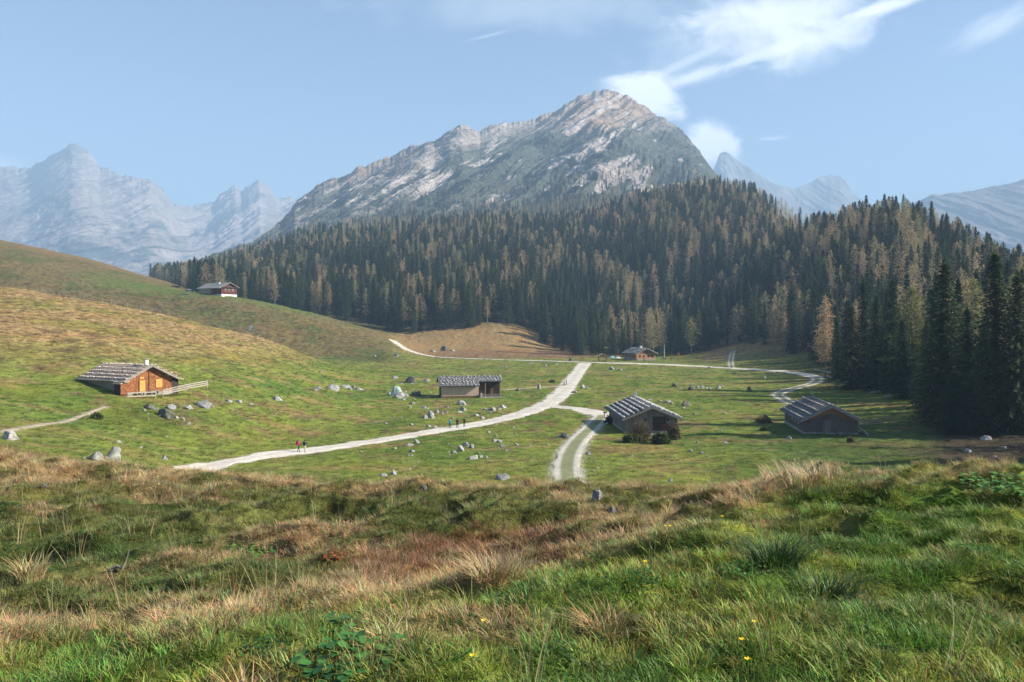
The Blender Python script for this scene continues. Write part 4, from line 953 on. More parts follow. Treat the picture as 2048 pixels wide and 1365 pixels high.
# 6: lodge
L = 12; w = 10.5; c6 = corner_place('timber_lodge', 1273, 721.5, R(22), w, L, 330, .3); tag(c6, 'honey coloured timber lodge with small red framed windows at the forest edge', 'lodge')
m = MB(); gable_prism(m, w, -L / 2, L / 2, 3.0, 5.3, .3); m.build('wall', M_HONEY, c6)
m = MB(); m.box((0, 0, -.4), (w + .1, L + .1, 1.6)); m.build('foundation', M_BASE, c6)
m = MB(); m.poly([(-w / 2 + .4, -L / 2 - .08, 3.0), (w / 2 - .4, -L / 2 - .08, 3.0), (0, -L / 2 - .08, 5.1)], (0, .05, 0)); m.build('gable_boards', M_RUSTB, c6)
rf = gable_roof(c6, w, L, 3.0, 5.3, 1.0, 1.1, M_ROOF_G, M_PSTONE, 5, rowkw=dict(sp=.5, r=.2)); cap_chimney(rf, 0.2, -1, 5.0, 1.4, .9)
for x in (-3.4, -1.2, 1.4, 3.6): window(c6, x, -L / 2 - .05, 1.7, .75, .9, fm=M_RED)
for y in (-3, 0, 3): window(c6, -w / 2 - .04, y, 1.6, .7, .9, axis='y', fm=M_RED)
# shelter
ks = at(1205, 724, 300); k0 = empty('timber_shelter', ks, R(3)); tag(k0, 'small open timber shelter with gable roof beside the far road', 'shelter')
for i in (-1, 1):
    for j in (-1, 1): m = MB(); m.bar((i * 1.5, j * 1.0, -.3), (i * 2.0, j * 1.0, 2.6), .22); m.build('post', M_HONEY, k0)
m = MB(); slab(m, -3, 2.3, 0, 3.7, -1.9, 1.9, .16); slab(m, .003, 3.7, 3, 2.3, -1.9, 1.9, .16); m.build('roof', M_PINE, k0)
m = MB(); m.bar((-2.4, -1.1, 2.55), (2.4, -1.1, 2.55), .2); m.bar((-2.4, 1.1, 2.55), (2.4, 1.1, 2.55), .2); m.bar((0, -1.1, 2.5), (0, -1.1, 3.6), .16); m.build('beam', M_HONEY, k0)
m = MB(); m.box((0, .3, .75), (2.2, .9, .12)); m.box((-.8, .3, .3), (.12, .7, .9)); m.box((.8, .3, .3), (.12, .7, .9)); tag(m.build('wooden_table', M_OLD), 'table standing under the small timber shelter', 'table').location = ks

def onground(px, py, ymin=60): return at(px, py, ymin)
# parasols beside the shelter
def parasol(px, py, col, label):
    p = onground(px, py, 300); r = empty('parasol', p); tag(r, label, 'parasol', None)
    m = MB(); m.tube([(0, 0, -.2), (0, 0, 2.5)], [.05, .04], 6); m.build('pole', M_OLD, r)
    m = MB(); n = 12; vs = [(0, 0, 2.75)]
    for k in range(2):
        rr, z = ((1.0, 2.5), (1.75, 2.0))[k]; vs += [(rr * math.cos(6.2832 * q / n), rr * math.sin(6.2832 * q / n), z) for q in range(n)]
    fs = [(0, 1 + q, 1 + (q + 1) % n) for q in range(n)] + [(1 + q, 13 + q, 13 + (q + 1) % n, 1 + (q + 1) % n) for q in range(n)]; m.add(vs, fs)
    m.build('canopy', simple('cloth ' + label[:6], col, tuple(c * .8 for c in col), 1, bs=0), r)
parasol(1224, 724.5, (.16, .42, .48), 'turquoise parasol right of the small timber shelter'); parasol(1235, 725.5, (.5, .48, .44), 'off white parasol between the turquoise parasol and the lodge')
# flagpole
p = onground(1328.5, 719, 330); r = empty('maypole', p); tag(r, 'tall thin pale pole standing right of the lodge', 'pole')
m = MB(); m.tube([(0, 0, -.5), (0, 0, 7.2)], [.17, .09], 8); m.build('shaft', M_WHITE, r); m = MB(); m.box((0, 0, 5.6), (.9, .1, .5)); m.box((0, 0, .5), (1.6, 1.2, 1.0)); m.build('bracket', M_OLD, r)
# car and woodpile by the farmhouse
def car(px, Y, py, rz, label):
    M_P = simple('dark blue car paint', (.03, .045, .08), (.03, .045, .08), 1, .3, bs=0); M_T = simple('tyre rubber', (.02, .02, .02), (.02, .02, .02), 1, bs=0); M_GL, w_, b_ = mat('car glass', .1); b_.inputs['Base Color'].default_value = (.25, .3, .36, 1)
    r = empty('parked_car', ((px - CX) / FP * Y, Y, (HY - py) / FP * Y), rz); tag(r, label, 'car'); m = MB()
    prof = [(-2.1, .35), (2.1, .35), (2.15, .8), (1.3, .98), (.6, 1.45), (-1.2, 1.5), (-1.9, 1.0), (-2.15, .85)]
    m.poly([(x, -.85, z) for x, z in prof], (0, 1.7, 0)); m.build('body', M_P, r)
    m = MB(); m.poly([(x, -.86, z) for x, z in [(-1.7, 1.02), (1.1, 1.02), (.52, 1.38), (-1.1, 1.42)]], (0, 1.72, 0)); m.build('side_window', M_GL, r)
    for x in (-1.35, 1.35):
        for y in (-.8, .8): m = MB(); m.tube([(x, y - .1, .33), (x, y + .1, .33)], [.33, .33], 14); m.build('wheel', M_T, r)
def brow_Y(px, lo=380, hi=520):
    Yc = np.linspace(lo, hi, 300); z = Zat(np.full(300, float(px)), Yc); y = HY - FP * z / Yc; k = int(np.argmin(y)); return float(Yc[k]), float(y[k])
bY, by = brow_Y(382); car(379, min(bY, 450) - 3, by + 1.5, R(20), 'dark blue car parked left of the far farmhouse')
bY, by = brow_Y(352); r = empty('wood_stack', ((352 - CX) / FP * (bY - 2), bY - 2, float(Zat(352., bY - 2))), R(10)); tag(r, 'long low stack of dark firewood left of the parked car', 'woodpile')
m = MB()
for i in range(14):
    for j in range(4): m.tube([(-2.6 + i * .38, -.5, .15 + j * .3), (-2.6 + i * .38, .5, .15 + j * .3)], [.17, .17], 6)
m.build('logs', M_DKW, r)

# pasture fence posts along the near hill crest
def crest(px, lo=200, hi=380):
    Yc = np.linspace(lo, hi, 400); z = Zat(np.full(400, float(px)), Yc); y = HY - FP * z / Yc
    k = int(np.argmin(y)); return Vector(((px - CX) / FP * Yc[k], Yc[k], z[k]))
P0 = crest(205); fr = empty('pasture_fence', P0); tag(fr, 'thin wire pasture fence on leaning posts along the left hill crest', 'fence'); prev = None
for k, px in enumerate([75, 92, 118, 132, 150, 168, 205, 222, 229, 255, 281, 300, 320, 338, 360, 380, 406, 430, 455, 480, 505, 530]):
    c = crest(px) - P0; h = random.choice([.9, 1.2, 1.6]) if px not in (255, 281) else 1.9
    m = MB(); top = c + Vector((random.uniform(-.1, .1), 0, h)); m.tube([c - Vector((0, 0, .3)), top], [.15, .13], 6); m.build('post', M_OLD, fr)
    if prev is not None: m = MB(); m.bar(prev, top - Vector((0, 0, .15)), .015); m.build('wire', M_OLD, fr)
    prev = top - Vector((0, 0, .15))
# white and green signs
M_SW = simple('white board', (.8, .8, .78), (.72, .72, .7), 1, bs=0); M_SG = simple('green board', (.05, .25, .14), (.05, .22, .12), 1, bs=0)
p = onground(503, 664, 340); r = empty('field_board', p, R(-5)); tag(r, 'white board with green stripe standing alone on the far hillside', 'board')
m = MB(); m.box((-.25, 0, 1.4), (1.5, .12, 2.0)); m.box((-.4, 0, 2.6), (.9, .12, .5)); m.build('board', M_SW, r); m = MB(); m.bar((.3, -.1, .6), (1.0, -.1, 2.3), .1, .45); m.build('stripe', M_SG, r); m = MB(); m.box((-.7, .1, .4), (.1, .1, 1.2)); m.box((.6, .1, .4), (.1, .1, 1.2)); m.build('leg', M_OLD, r)
p = onground(793, 792, 150); m = MB()
M_TARP = simple('green and white tarpaulin', (.62, .66, .62), (.05, .22, .17), 1.6, bs=.3, stretch=(3, 3, .5))
n = 14; vs = []; fs = []
for j in range(n):
    for i in range(n):
        a, b = i / (n - 1) - .5, j / (n - 1) - .5; vs.append((a * 2.9, b * 1.8, 2.2 * (1 - (2 * abs(a)) ** 3) * (1 - (2 * abs(b)) ** 3) ** .5 + .12 * perlin(a * 6, b * 6, 3) + .15))
fs = [(j * n + i, j * n + i + 1, (j + 1) * n + i + 1, (j + 1) * n + i) for j in range(n - 1) for i in range(n - 1)]
m.add([(x, y, float(z)) for x, y, z in vs], fs); o = m.build('tarpaulin', M_TARP, smooth=True); o.location = p; tag(o, 'striped green and white tarpaulin draped over a heap left of the long cabin', 'tarpaulin')

# ------------------------------------------------------------------ rocks
ROCKS = [ # x, y of the foot, width px, height factor, label
 (222, 920, 44, .85, 'largest pale limestone boulder at the foot of the left slope'), (190, 921, 36, .6, 'low pale boulder left of the largest one'), (207, 930, 30, .45, 'flat slab in front of the largest left boulder'), (327, 919, 13, .8, 'small white rock alone just left of the road start'), (236, 885, 8, .7, 'single small stone above the largest left boulder'),
 (325, 836, 34, .7, 'dark jagged outcrop below the orange cabin'), (298, 818, 24, .6, 'dark rock just above the jagged outcrop'), (340, 818, 16, .6, 'pale rock beside the jagged outcrop'), (400, 815, 34, .55, 'broad grey ledge right of the jagged outcrop'), (374, 818, 20, .5, 'rock at the left end of the broad grey ledge'), (366, 842, 7, 1.6, 'slim upright pale stone below the broad grey ledge'), (375, 850, 9, .7, 'small stone at the foot of the slim upright one'),
 (553, 801, 24, .6, 'grey rock alone on the slope between the orange and the long cabin'), (455, 804, 14, .5, None), (476, 806, 12, .5, None), (500, 810, 10, .5, None),
 (660, 779, 40, .35, 'long low outcrop on the hump left of the tarpaulin'), (690, 776, 26, .4, None), (635, 778, 16, .4, None), (715, 780, 18, .35, None),
 (795, 797, 26, .75, 'white boulder at the foot of the tarpaulin'), (808, 793, 22, .5, None), (782, 790, 14, .7, None), (832, 791, 26, .5, 'dark mossy rock between tarpaulin and long cabin'),
 (823, 766, 26, .7, 'brown boulder behind the tarpaulin'), (787, 758, 14, .5, None), (850, 764, 20, .35, None), (922, 811, 20, .7, 'white boulder below the long cabin'), (928, 822, 14, .7, None), (862, 837, 18, 1.1, 'tall pale boulder in the scatter above the trio of hikers'), (850, 838, 14, .6, None), (873, 827, 12, .8, None), (884, 830, 9, .8, None), (848, 818, 12, .6, None), (826, 809, 12, .5, None), (820, 816, 9, .5, None),
 (918, 826, 12, .5, None), (953, 833, 12, .6, None), (965, 838, 8, .9, None), (983, 822, 24, .45, 'broad flat grey rock below the porch'), (1005, 817, 18, .5, None), (970, 820, 12, .4, None), (894, 816, 8, .6, None), (894, 826, 7, .6, None), (858, 855, 10, .7, None), (870, 857, 8, .5, None), (823, 851, 10, .4, None), (905, 838, 10, .5, None),
 (833, 887, 13, .9, 'round boulder on the verge below the road'), (817, 893, 14, .6, None), (823, 905, 11, .7, None), (823, 913, 7, .7, None), (789, 899, 8, .7, None),
 (920, 903, 22, .8, 'biggest grey boulder of the cluster between road and track'), (932, 894, 14, .7, None), (943, 897, 13, .8, None), (908, 907, 11, .5, None), (946, 920, 20, .7, 'pale boulder right below the biggest cluster boulder'), (962, 916, 9, .6, None), (973, 917, 8, .7, None), (958, 908, 7, .6, None), (988, 884, 14, .6, None), (997, 886, 11, .8, None), (1005, 894, 9, .7, None), (1011, 903, 7, .7, None), (1032, 892, 9, .6, None), (1058, 893, 6, .8, None), (1027, 857, 6, .8, None), (976, 866, 10, .5, None),
 (1127, 877, 20, .7, 'dark rock group alone in the green between road and twin track'), (1137, 877, 12, .8, None), (1118, 876, 9, .6, None), (1096, 892, 6, .7, None),
 (786, 950, 18, .7, 'grey boulder just behind the foreground brow, left'), (766, 953, 18, .35, None), (1002, 961, 34, .45, 'jagged slab breaking the foreground brow near the middle'), (820, 940, 6, .6, None), (1177, 909, 14, .5, None), (1182, 917, 7, .4, None), (1263, 913, 6, .5, None),
 (1078, 779, 9, 1.5, 'white pointed standing stone beside the footpath'), (1037, 783, 9, .9, 'dark stump like rock left of the pointed stone'), (1165, 777, 11, .9, 'white rock just right of the road bend'), (1174, 778, 7, .9, None), (1150, 786, 12, .5, None), (1143, 723, 11, 1.0, 'dark boulder at the junction of the roads'), (1133, 724, 9, .5, None), (1112, 730, 8, .4, None), (1090, 733, 8, .4, None), (1062, 728, 7, .4, None), (748, 714, 9, .6, None), (793, 713, 10, .7, 'white rock below the bend where the road leaves the hill'),
 (887, 702, 14, .8, 'dark boulder in the tan clearing beyond the road'), (865, 704, 12, .4, None), (905, 703, 12, .4, None), (1012, 735, 8, .4, None),
 (1223, 740, 12, .6, None), (1240, 742, 8, .5, None), (1348, 774, 12, .7, 'pale rock above the grey plank cabin, left of the dark one'), (1362, 779, 6, .6, None), (1384, 780, 13, .9, 'dark upright rock behind the grey plank cabin'), (1395, 776, 8, .8, None), (1405, 777, 8, .7, None), (1413, 778, 7, .6, None), (1420, 779, 7, .6, None), (1437, 778, 13, .7, 'right end rock of the row behind the grey plank cabin'), (1444, 773, 7, .7, None), (1289, 782, 9, .5, None), (1270, 790, 7, .6, None), (1300, 801, 10, .4, None), (1320, 804, 10, .4, None),
 (1334, 806, 13, .5, None), (1344, 808, 8, .6, None), (1374, 813, 20, .6, 'dark mossy rock right of the plank cabin roof'), (1368, 818, 10, .5, None), (1388, 830, 9, .6, None), (1382, 904, 12, .6, None), (1404, 908, 11, .6, None), (1415, 914, 7, .5, None), (1342, 963, 10, .7, None), (1419, 736, 6, .6, None), (1470, 748, 7, .6, None), (1530, 757, 9, .7, None), (1548, 747, 6, .6, None), (1448, 828, 9, .5, None), (1500, 784, 9, 1.3, 'dark squat block standing in the shaded meadow left of the twin track'), (1535, 839, 16, .7, 'dark rocks left of the far right cabin'), (1520, 842, 12, .6, None), (1581, 879, 11, .7, None), (1450, 888, 14, .4, None), (1443, 862, 6, .5, None), (1440, 775, 6, .4, None), (1355, 768, 6, .4, None), (1320, 760, 6, .4, None), (1545, 792, 5, .5, None),
 (1715, 742, 16, .5, None), (1690, 765, 12, .4, None), (1780, 795, 20, .3, None), (1860, 838, 12, .5, None), (1940, 905, 16, .5, None), (1975, 880, 22, .5, None), (2010, 898, 14, .5, None), (1990, 915, 10, .5, None)]
random.seed(9); rp = np.random.default_rng(12)
for q in [t for t in ROCKS if t[2] > 23 and t[1] < 960]:
    for _ in range(3): ROCKS.append((q[0] + rp.uniform(-.9, .9) * q[2], q[1] + rp.uniform(-6, 5), rp.uniform(5, 11), rp.uniform(.4, .8), None))
for k in range(80):
    x = rp.uniform(620, 1450); y = rp.uniform(735, 945)
    if rp.uniform() < .5: x = rp.uniform(760, 1050); y = rp.uniform(800, 935)
    ROCKS.append((x, y, rp.uniform(3, 6.5), rp.uniform(.4, .8), None))
for k in range(28): ROCKS.append((rp.uniform(30, 620), rp.uniform(800, 900), rp.uniform(2.5, 5.5), rp.uniform(.4, .8), None))
rk_mesh = []
for k in range(7):
    Vr, Fr = rock_arrays(3, 40 + k); rk_mesh.append(npmesh('rock', Vr, [Fr], [M_STONE], False))
rk_dark = []
for q in rk_mesh[:3]: q2 = q.copy(); q2.materials.clear(); q2.materials.append(M_STONED); rk_dark.append(q2)
for x, y, wpx, hf, lab in ROCKS:
    p = at(x, y, 60); rd = wpx * p.y / FP / 2 * (.82 if wpx > 20 else 1)
    nr = float(bil(near_road, x, p.y))
    if lab is None and nr < .4: continue
    o = link(bpy.data.objects.new('boulder' if wpx > 13 else 'rock', random.choice(rk_dark if lab and ('dark' in lab or 'brown' in lab) else rk_mesh))); o.location = p + Vector((0, rd * .6, rd * hf * .25)); o.scale = (rd * 1.2, rd * random.uniform(.9, 1.3), rd * hf * 1.35); o.rotation_euler = (random.uniform(-.25, .25), random.uniform(-.25, .25), random.uniform(0, 6.28))
    if lab: tag(o, lab, 'boulder' if wpx > 13 else 'rock')
    elif x < 620 : tag(o, 'small pale stone in the turf below the orange cabin', 'rock', 'small stones on the left slope')
    elif y < 800: tag(o, 'small pale rock in the far half of the meadow', 'rock', 'small rocks in the far meadow')
    elif x > 1500: tag(o, 'grey stone on the shaded ground below the right forest', 'rock', 'stones below the right forest')
    else: tag(o, 'small pale rock in the near half of the meadow', 'rock', 'small rocks in the near meadow')
for x, y, wpx, hf, lab in ((1195, 1003, 32, .55, 'grey stone lying in the turf of the foreground brow'), (14, 880, 38, .35, 'flat grey ledge at the left end of the foreground brow'), (86, 976, 16, .4, 'small stone in the brown foreground turf at left'), (848, 982, 18, .35, 'small pale stone in the dark green part of the brow'), (1226, 1026, 22, .35, 'half buried stone just right below the brow stone')):
    p = at(x, y, 6); rd = wpx * p.y / FP / 2
    o = link(bpy.data.objects.new('rock', rk_mesh[3])); o.location = p + Vector((0, rd * .5, rd * .25)); o.scale = (rd * 1.1, rd, rd * hf * 1.8); o.rotation_euler = (.1, .1, x); tag(o, lab, 'rock')

# ------------------------------------------------------------------ people
def person(px, py, label, top, legs, hair, pose='walk', rz=0.0, H=1.74, skin=(.45, .28, .2), sleeve=None, pack=None, pole_up=False, Y=None):
    p = at(px, py, 60); s = H / 1.75; st = .22 if pose == 'walk' else .07
    J = {}; E = []; Rr = {}
    def j(n, co, r, par=None):
        J[n] = (Vector(co) * s); Rr[n] = r * s
        if par: E.append((par, n))
    j('pelvis', (0, 0, .95), .135); j('waist', (0, 0, 1.10), .125, 'pelvis'); j('chest', (0, .0, 1.32), .155, 'waist'); j('neck', (0, -.01, 1.49), .058, 'chest')
    j('head', (0, -.02, 1.60), .092, 'neck'); j('crown', (0, -.015, 1.70), .075, 'head'); j('nose', (0, -.115, 1.60), .016, 'head')
    for i, sg in ((-1, 1), (1, -1)):
        n = 'L' if i < 0 else 'R'; f = sg * st
        j('hip' + n, (i * .09, 0, .90), .10, 'pelvis'); j('knee' + n, (i * .10, -f * .6 - .03, .50), .062, 'hip' + n); j('ank' + n, (i * .10, -f * (1.0 if f > 0 else 1.15), .09), .045, 'knee' + n); j('toe' + n, (i * .11, -f - .17, .035), .035, 'ank' + n)
        j('sh' + n, (i * .19, 0, 1.41), .062, 'chest'); j('el' + n, (i * .26, f * .5, 1.13), .047, 'sh' + n)
        if pole_up and i > 0: J['elR'] = Vector((.30, -.08, 1.30)) * s; wr = (.28, -.14, 1.58)
        else: wr = (i * .25, f * .3 - .16, .92)
        j('wr' + n, wr, .032, 'el' + n); wv = Vector(wr); dn = Vector((0, -.3, -.95)) if not (pole_up and i > 0) else Vector((0, -.1, 1))
        j('palm' + n, wv + dn * .07, .034, 'wr' + n)
        for q in range(4):
            b = wv + dn * .10 + Vector((0, (q - 1.5) * .02, 0)); j(f'f{n}{q}', b, .010, 'palm' + n); j(f'g{n}{q}', b + dn * (.045, .055, .05, .04)[q] + Vector((-i * .012, 0, 0)), .0085, f'f{n}{q}')
        tb = wv + dn * .05 + Vector((-i * .01, -.035, 0)); j('th' + n, tb, .011, 'palm' + n); j('tt' + n, tb + dn * .03 + Vector((0, -.015, 0)), .009, 'th' + n)
    names = list(J); me = bpy.data.meshes.new('person'); me.from_pydata([J[k][:] for k in names], [(names.index(a), names.index(b)) for a, b in E], [])
    tmp = bpy.data.objects.new('tmp', me); COL.objects.link(tmp); md = tmp.modifiers.new('s', 'SKIN'); md.use_smooth_shade = True
    for k, nme in enumerate(names):
        sv = me.skin_vertices[0].data[k]; sv.radius = (Rr[nme],) * 2 if nme not in ('chest', 'waist', 'pelvis') else (Rr[nme] * 1.08, Rr[nme] * .75); sv.use_root = (k == 0)
    sb = tmp.modifiers.new('b', 'SUBSURF'); sb.levels = 1; sb.render_levels = 1
    dg = bpy.context.evaluated_depsgraph_get(); dg.update(); bm_ = bpy.data.meshes.new_from_object(tmp.evaluated_get(dg)); bpy.data.objects.remove(tmp)
    bm_.materials.clear()
    for c, nm in ((skin, 'skin'), (top, 'jacket cloth'), (legs, 'trouser cloth'), ((.04, .035, .03), 'boots')): bm_.materials.append(simple(nm, c, tuple(x * .8 for x in c), 6, bs=.1))
    for f in bm_.polygons:
        z = f.center.z / s; x = abs(f.center.x) / s
        hand = x > .2 and (z < .93 or (pole_up and z > 1.56))
        f.material_index = 0 if (z > 1.48 and x < .15) or hand else (3 if z < .11 else (2 if z < .97 and x < .19 else 1))
    r = empty('person', p + Vector((0, 0, .02)), rz); bo = link(bpy.data.objects.new('body', bm_), r)
    h = MB(); Vh, Fh = ico(2); h.add([(v[0] * .105 * s, (v[1] * .115 + .01) * s, (1.665 + v[2] * .085) * s) for v in Vh if True], [tuple(f) for f in Fh]); h.build('hair', simple('hair', hair, hair, 5, bs=.2), r, True)
    tag(r, label, 'person')
    if pack:
        b = MB(); b.box((0, .20 * s, 1.24 * s), (.30 * s, .20 * s, .50 * s), jit=.02); b.box((0, .24 * s, 1.08 * s), (.24 * s, .16 * s, .18 * s), jit=.02); o = b.build('backpack', simple('pack cloth', pack, tuple(x * .8 for x in pack), 4)); o.location = r.location; o.rotation_euler = (0, 0, rz); tag(o, 'backpack worn by the ' + label, 'backpack')
    return r
person(597, 905, 'hiker in magenta jacket walking on the road', (.45, .03, .12), (.05, .045, .05), (.10, .02, .03), rz=R(70), pack=(.25, .03, .08))
person(610, 906, 'hiker in dark navy top and pale trousers', (.025, .03, .05), (.50, .47, .40), (.02, .017, .015), rz=R(60), pack=(.02, .06, .05))
person(899.5, 858, 'hiker in bright turquoise jacket', (.06, .45, .55), (.02, .022, .03), (.05, .06, .07), 'stand', rz=R(170))
person(914.5, 857, 'hiker in black clothes, middle of the trio', (.02, .02, .022), (.02, .02, .022), (.03, .025, .02), 'stand', rz=R(150))
person(928.5, 855.5, 'hiker in black with one arm raised, right of the trio', (.02, .02, .025), (.02, .02, .022), (.03, .025, .02), 'stand', rz=R(190), pole_up=True)
person(1128, 773, 'hiker in blue jacket on the footpath end', (.04, .07, .16), (.02, .022, .03), (.04, .03, .02), rz=R(90)); person(1132.5, 771, 'hiker in dark coat at the road edge by the footpath', (.02, .02, .022), (.02, .02, .02), (.04, .03, .02), rz=R(90))
person(1274, 726, 'person in dark clothes left in front of the lodge', (.03, .03, .035), (.03, .03, .035), (.05, .03, .02), 'stand'); person(1298, 727, 'person in blue grey clothes right in front of the lodge', (.06, .09, .14), (.03, .035, .05), (.05, .03, .02), rz=R(90)); person(1288, 724, 'person in black by the lodge wall', (.02, .02, .02), (.02, .02, .02), (.03, .02, .02), 'stand')

# ------------------------------------------------------------------ shrubs
def shrub(px, py, wpx, hpx, m_, label, seed, ymin=60, n=1600, leaf=.16):
    p = at(px, py, ymin); rr = wpx * p.y / FP / 2; hh = hpx * p.y / FP; q = np.random.default_rng(seed); r = empty('shrub', p); tag(r, label, 'shrub')
    u = q.normal(size=(n, 3)); u /= np.linalg.norm(u, axis=1)[:, None]; u[:, 2] = np.abs(u[:, 2]); rad = q.uniform(.35, 1.0, n) ** .6
    lump = .72 + .45 * fbm(u[:, 0] * 1.6 + seed, u[:, 1] * 1.6 + u[:, 2] * 1.3, 3, seed % 40)
    c = u * (rad * lump)[:, None] * np.array([rr * 1.15, rr * .9, hh * 1.15]); a = q.normal(size=(n, 3)) * leaf; b = q.normal(size=(n, 3)) * leaf
    V = np.stack([c, c + a, c + b], 1).reshape(-1, 3); link(bpy.data.objects.new('foliage', npmesh('foliage', V, [np.arange(3 * n).reshape(-1, 3)], [m_])), r)
    m = MB()
    for k in range(9): d = Vector((q.uniform(-1, 1) * rr * .8, q.uniform(-1, 1) * rr * .6, hh * q.uniform(.6, 1.1))); m.tube([(d.x * .1, d.y * .1, -.3), d * .5, d], [.05, .03, .01], 4)
    m.build('stem', M_BARK, r)
shrub(1279, 884, 64, 50, M_BUSH, 'big bare brown shrub in front of the grey plank cabin', 1, n=3000, leaf=.11); shrub(1322, 888, 50, 26, M_LEAF, 'leafy green shrub right of the bare brown one', 2, n=2000)
shrub(1346, 880, 36, 36, M_BUSH, 'brown green shrub at the right corner of the plank cabin', 3, n=1800); shrub(1217, 848, 18, 20, M_LEAF, 'small dark shrub at the left wall of the plank cabin', 4, n=700); shrub(1258, 886, 30, 20, M_LEAF, 'low green shrub left of the big brown one', 5, n=1000)
shrub(1104, 766, 18, 7, M_LEAF, 'low dark shrub left of the road above the footpath', 6, n=500); shrub(1701, 886, 14, 14, M_BUSH, 'small thistle like shrub right of the dark shingled cabin', 7, n=400); shrub(195, 838, 26, 12, M_LEAF, 'low juniper like shrub above the left footpath', 8, n=600)
shrub(1527, 846, 40, 14, M_BUSH, 'low brown scrub among the rocks left of the dark shingled cabin', 9, n=800); shrub(1530, 862, 26, 10, M_LEAF, 'low green scrub below the rocks left of the dark shingled cabin', 10, n=500)
rail_fence('rail_fence', [at(1716, 853, 100), at(1762, 850, 100)], 'grey rail fence right of the dark shingled cabin', 2, .9); 
m = MB(); a = at(1706, 858, 100); b = at(1736, 872, 100); m.bar(a + Vector((0, 0, 1.0)), b + Vector((0, 0, .15)), .22, .22); tag(m.build('timber_log', M_FENCE), 'pale log leaning down from the right corner of the dark shingled cabin', 'log')
for x, y, lab in ((1209, 838, 'left of the two wayposts by the plank cabin wall'), (1221, 832, 'right, taller of the two wayposts by the plank cabin wall')):
    q = at(x, y, 60); r = empty('waypost', q); tag(r, lab, 'post'); m = MB(); m.box((0, 0, .6), (.12, .12, 1.6)); m.build('post', M_DKW, r); m = MB(); m.box((.1, -.08, 1.2), (.7, .05, .3)); m.build('arm', M_OLD, r)
random.seed(31)
for k, (x0, y0, x1, y1) in enumerate(((1628, 741, 1668, 750), (1655, 756, 1680, 763), (1650, 745, 1690, 752), (1740, 790, 1790, 797))):
    a, b = at(x0, y0, 200), at(x1, y1, 200); m = MB(); m.tube([a + Vector((0, 0, .25)), a.lerp(b, .5) + Vector((0, 0, .4)), b + Vector((0, 0, .2))], [.28, .22, .12], 7); tag(m.build('fallen_log', M_FENCE), ['bleached fallen log beyond the track bend, upper left one', 'bleached fallen log just right of the track bend', 'long bleached log under the golden larch', 'grey fallen log in front of the slim spruces'][k], 'log')

# ------------------------------------------------------------------ grass
gr = np.random.default_rng(77)
def tuft_arrays(n, h0, h1, rad, lean, wid, seed, cv=.25, segs=3, kink=0):
    r = np.random.default_rng(seed); V = []; F = []; Cc = []
    for k in range(n):
        a = r.uniform(0, 6.283); rr = rad * math.sqrt(r.uniform()); b = np.array([rr * math.cos(a), rr * math.sin(a), -.02]); h = r.uniform(h0, h1)
        da = a + r.normal() * .7; L = lean * r.uniform(.3, 1.3) * h; d = np.array([math.cos(da), math.sin(da), 0]); pr = np.array([-d[1], d[0], 0]); pr = pr * math.cos(.6) + d * math.sin(r.uniform(-1, 1)) * .5
        w = wid * r.uniform(.7, 1.3); col = np.array([1 + r.normal() * cv, 1 + r.normal() * cv * .8, 1 + r.normal() * cv * .6]) * r.uniform(.75, 1.3); o = len(V)
        for q in range(segs):
            t = q / segs; c = b + d * L * t * t + np.array([0, 0, h * (t - .35 * lean * t * t * .5)]); ww = w * (1 - .55 * t); V += [c - pr * ww, c + pr * ww]
        t = 1; V.append(b + d * L + np.array([0, 0, h * (1 - .17 * lean)]))
        for q in range(segs - 1): i = o + 2 * q; F += [(i, i + 1, i + 3), (i, i + 3, i + 2)]
        i = o + 2 * (segs - 1); F.append((i, i + 1, i + 2)); Cc += [np.clip(col, .3, 2)] * (2 * segs + 1)
    return np.array(V), np.array(F), np.zeros(len(F)), np.array(Cc)
def leafy_arrays(n, rad, seed, size=.035, h=.05):
    r = np.random.default_rng(seed); V = []; F = []; Cc = []
    for k in range(n):
        a = r.uniform(0, 6.283); rr = rad * math.sqrt(r.uniform()); c = np.array([rr * math.cos(a), rr * math.sin(a), r.uniform(.3, 1) * h]); s = size * r.uniform(.6, 1.3); tn = r.normal(0, .25, 2); o = len(V); V.append(c)
        for q in range(7): b = 6.283 * q / 7; x, y = s * math.cos(b), s * math.sin(b); V.append(c + np.array([x, y, tn[0] * x + tn[1] * y + s * .15]))
        F += [(o, o + 1 + q, o + 1 + (q + 1) % 7) for q in range(7)]; Cc += [np.array([.8, 1, .8]) * r.uniform(.6, 1.3)] * 8
    return np.array(V), np.array(F), np.zeros(len(F)), np.array(Cc)
VAR = [tuft_arrays(70, .035, .085, .15, .8, .0042, 1), tuft_arrays(60, .06, .13, .14, 1.0, .0045, 2), tuft_arrays(60, .08, .2, .12, 1.1, .0035, 3, .15), tuft_arrays(48, .05, .12, .17, 1.5, .0045, 4),
       tuft_arrays(7, .3, .62, .10, .35, .0032, 5, .12, 5), leafy_arrays(60, .16, 6, .013, .03), tuft_arrays(75, .10, .26, .08, 1.1, .0035, 8, .15, 4)]
def scatter_pts(y0, y1, dens0, yref, x0=-160, x1=2210, power=1.0):
    """world points, density falling with distance"""
    n_try = 0; out = []
    Ybins = np.exp(np.linspace(math.log(y0), math.log(y1), 60))
    for a, b in zip(Ybins[:-1], Ybins[1:]):
        d = dens0 * min(1, (yref / a) ** power); wdt = (x1 - x0) / FP * (a + b) / 2; n = gr.poisson(d * wdt * (b - a)); Yp = gr.uniform(a, b, n); px = gr.uniform(x0, x1, n); out.append(np.stack([px, Yp], 1))
    return np.concatenate(out)
def tint_at(px, Y): return np.stack([bil(C[..., k], px, Y) for k in range(3)], 1)
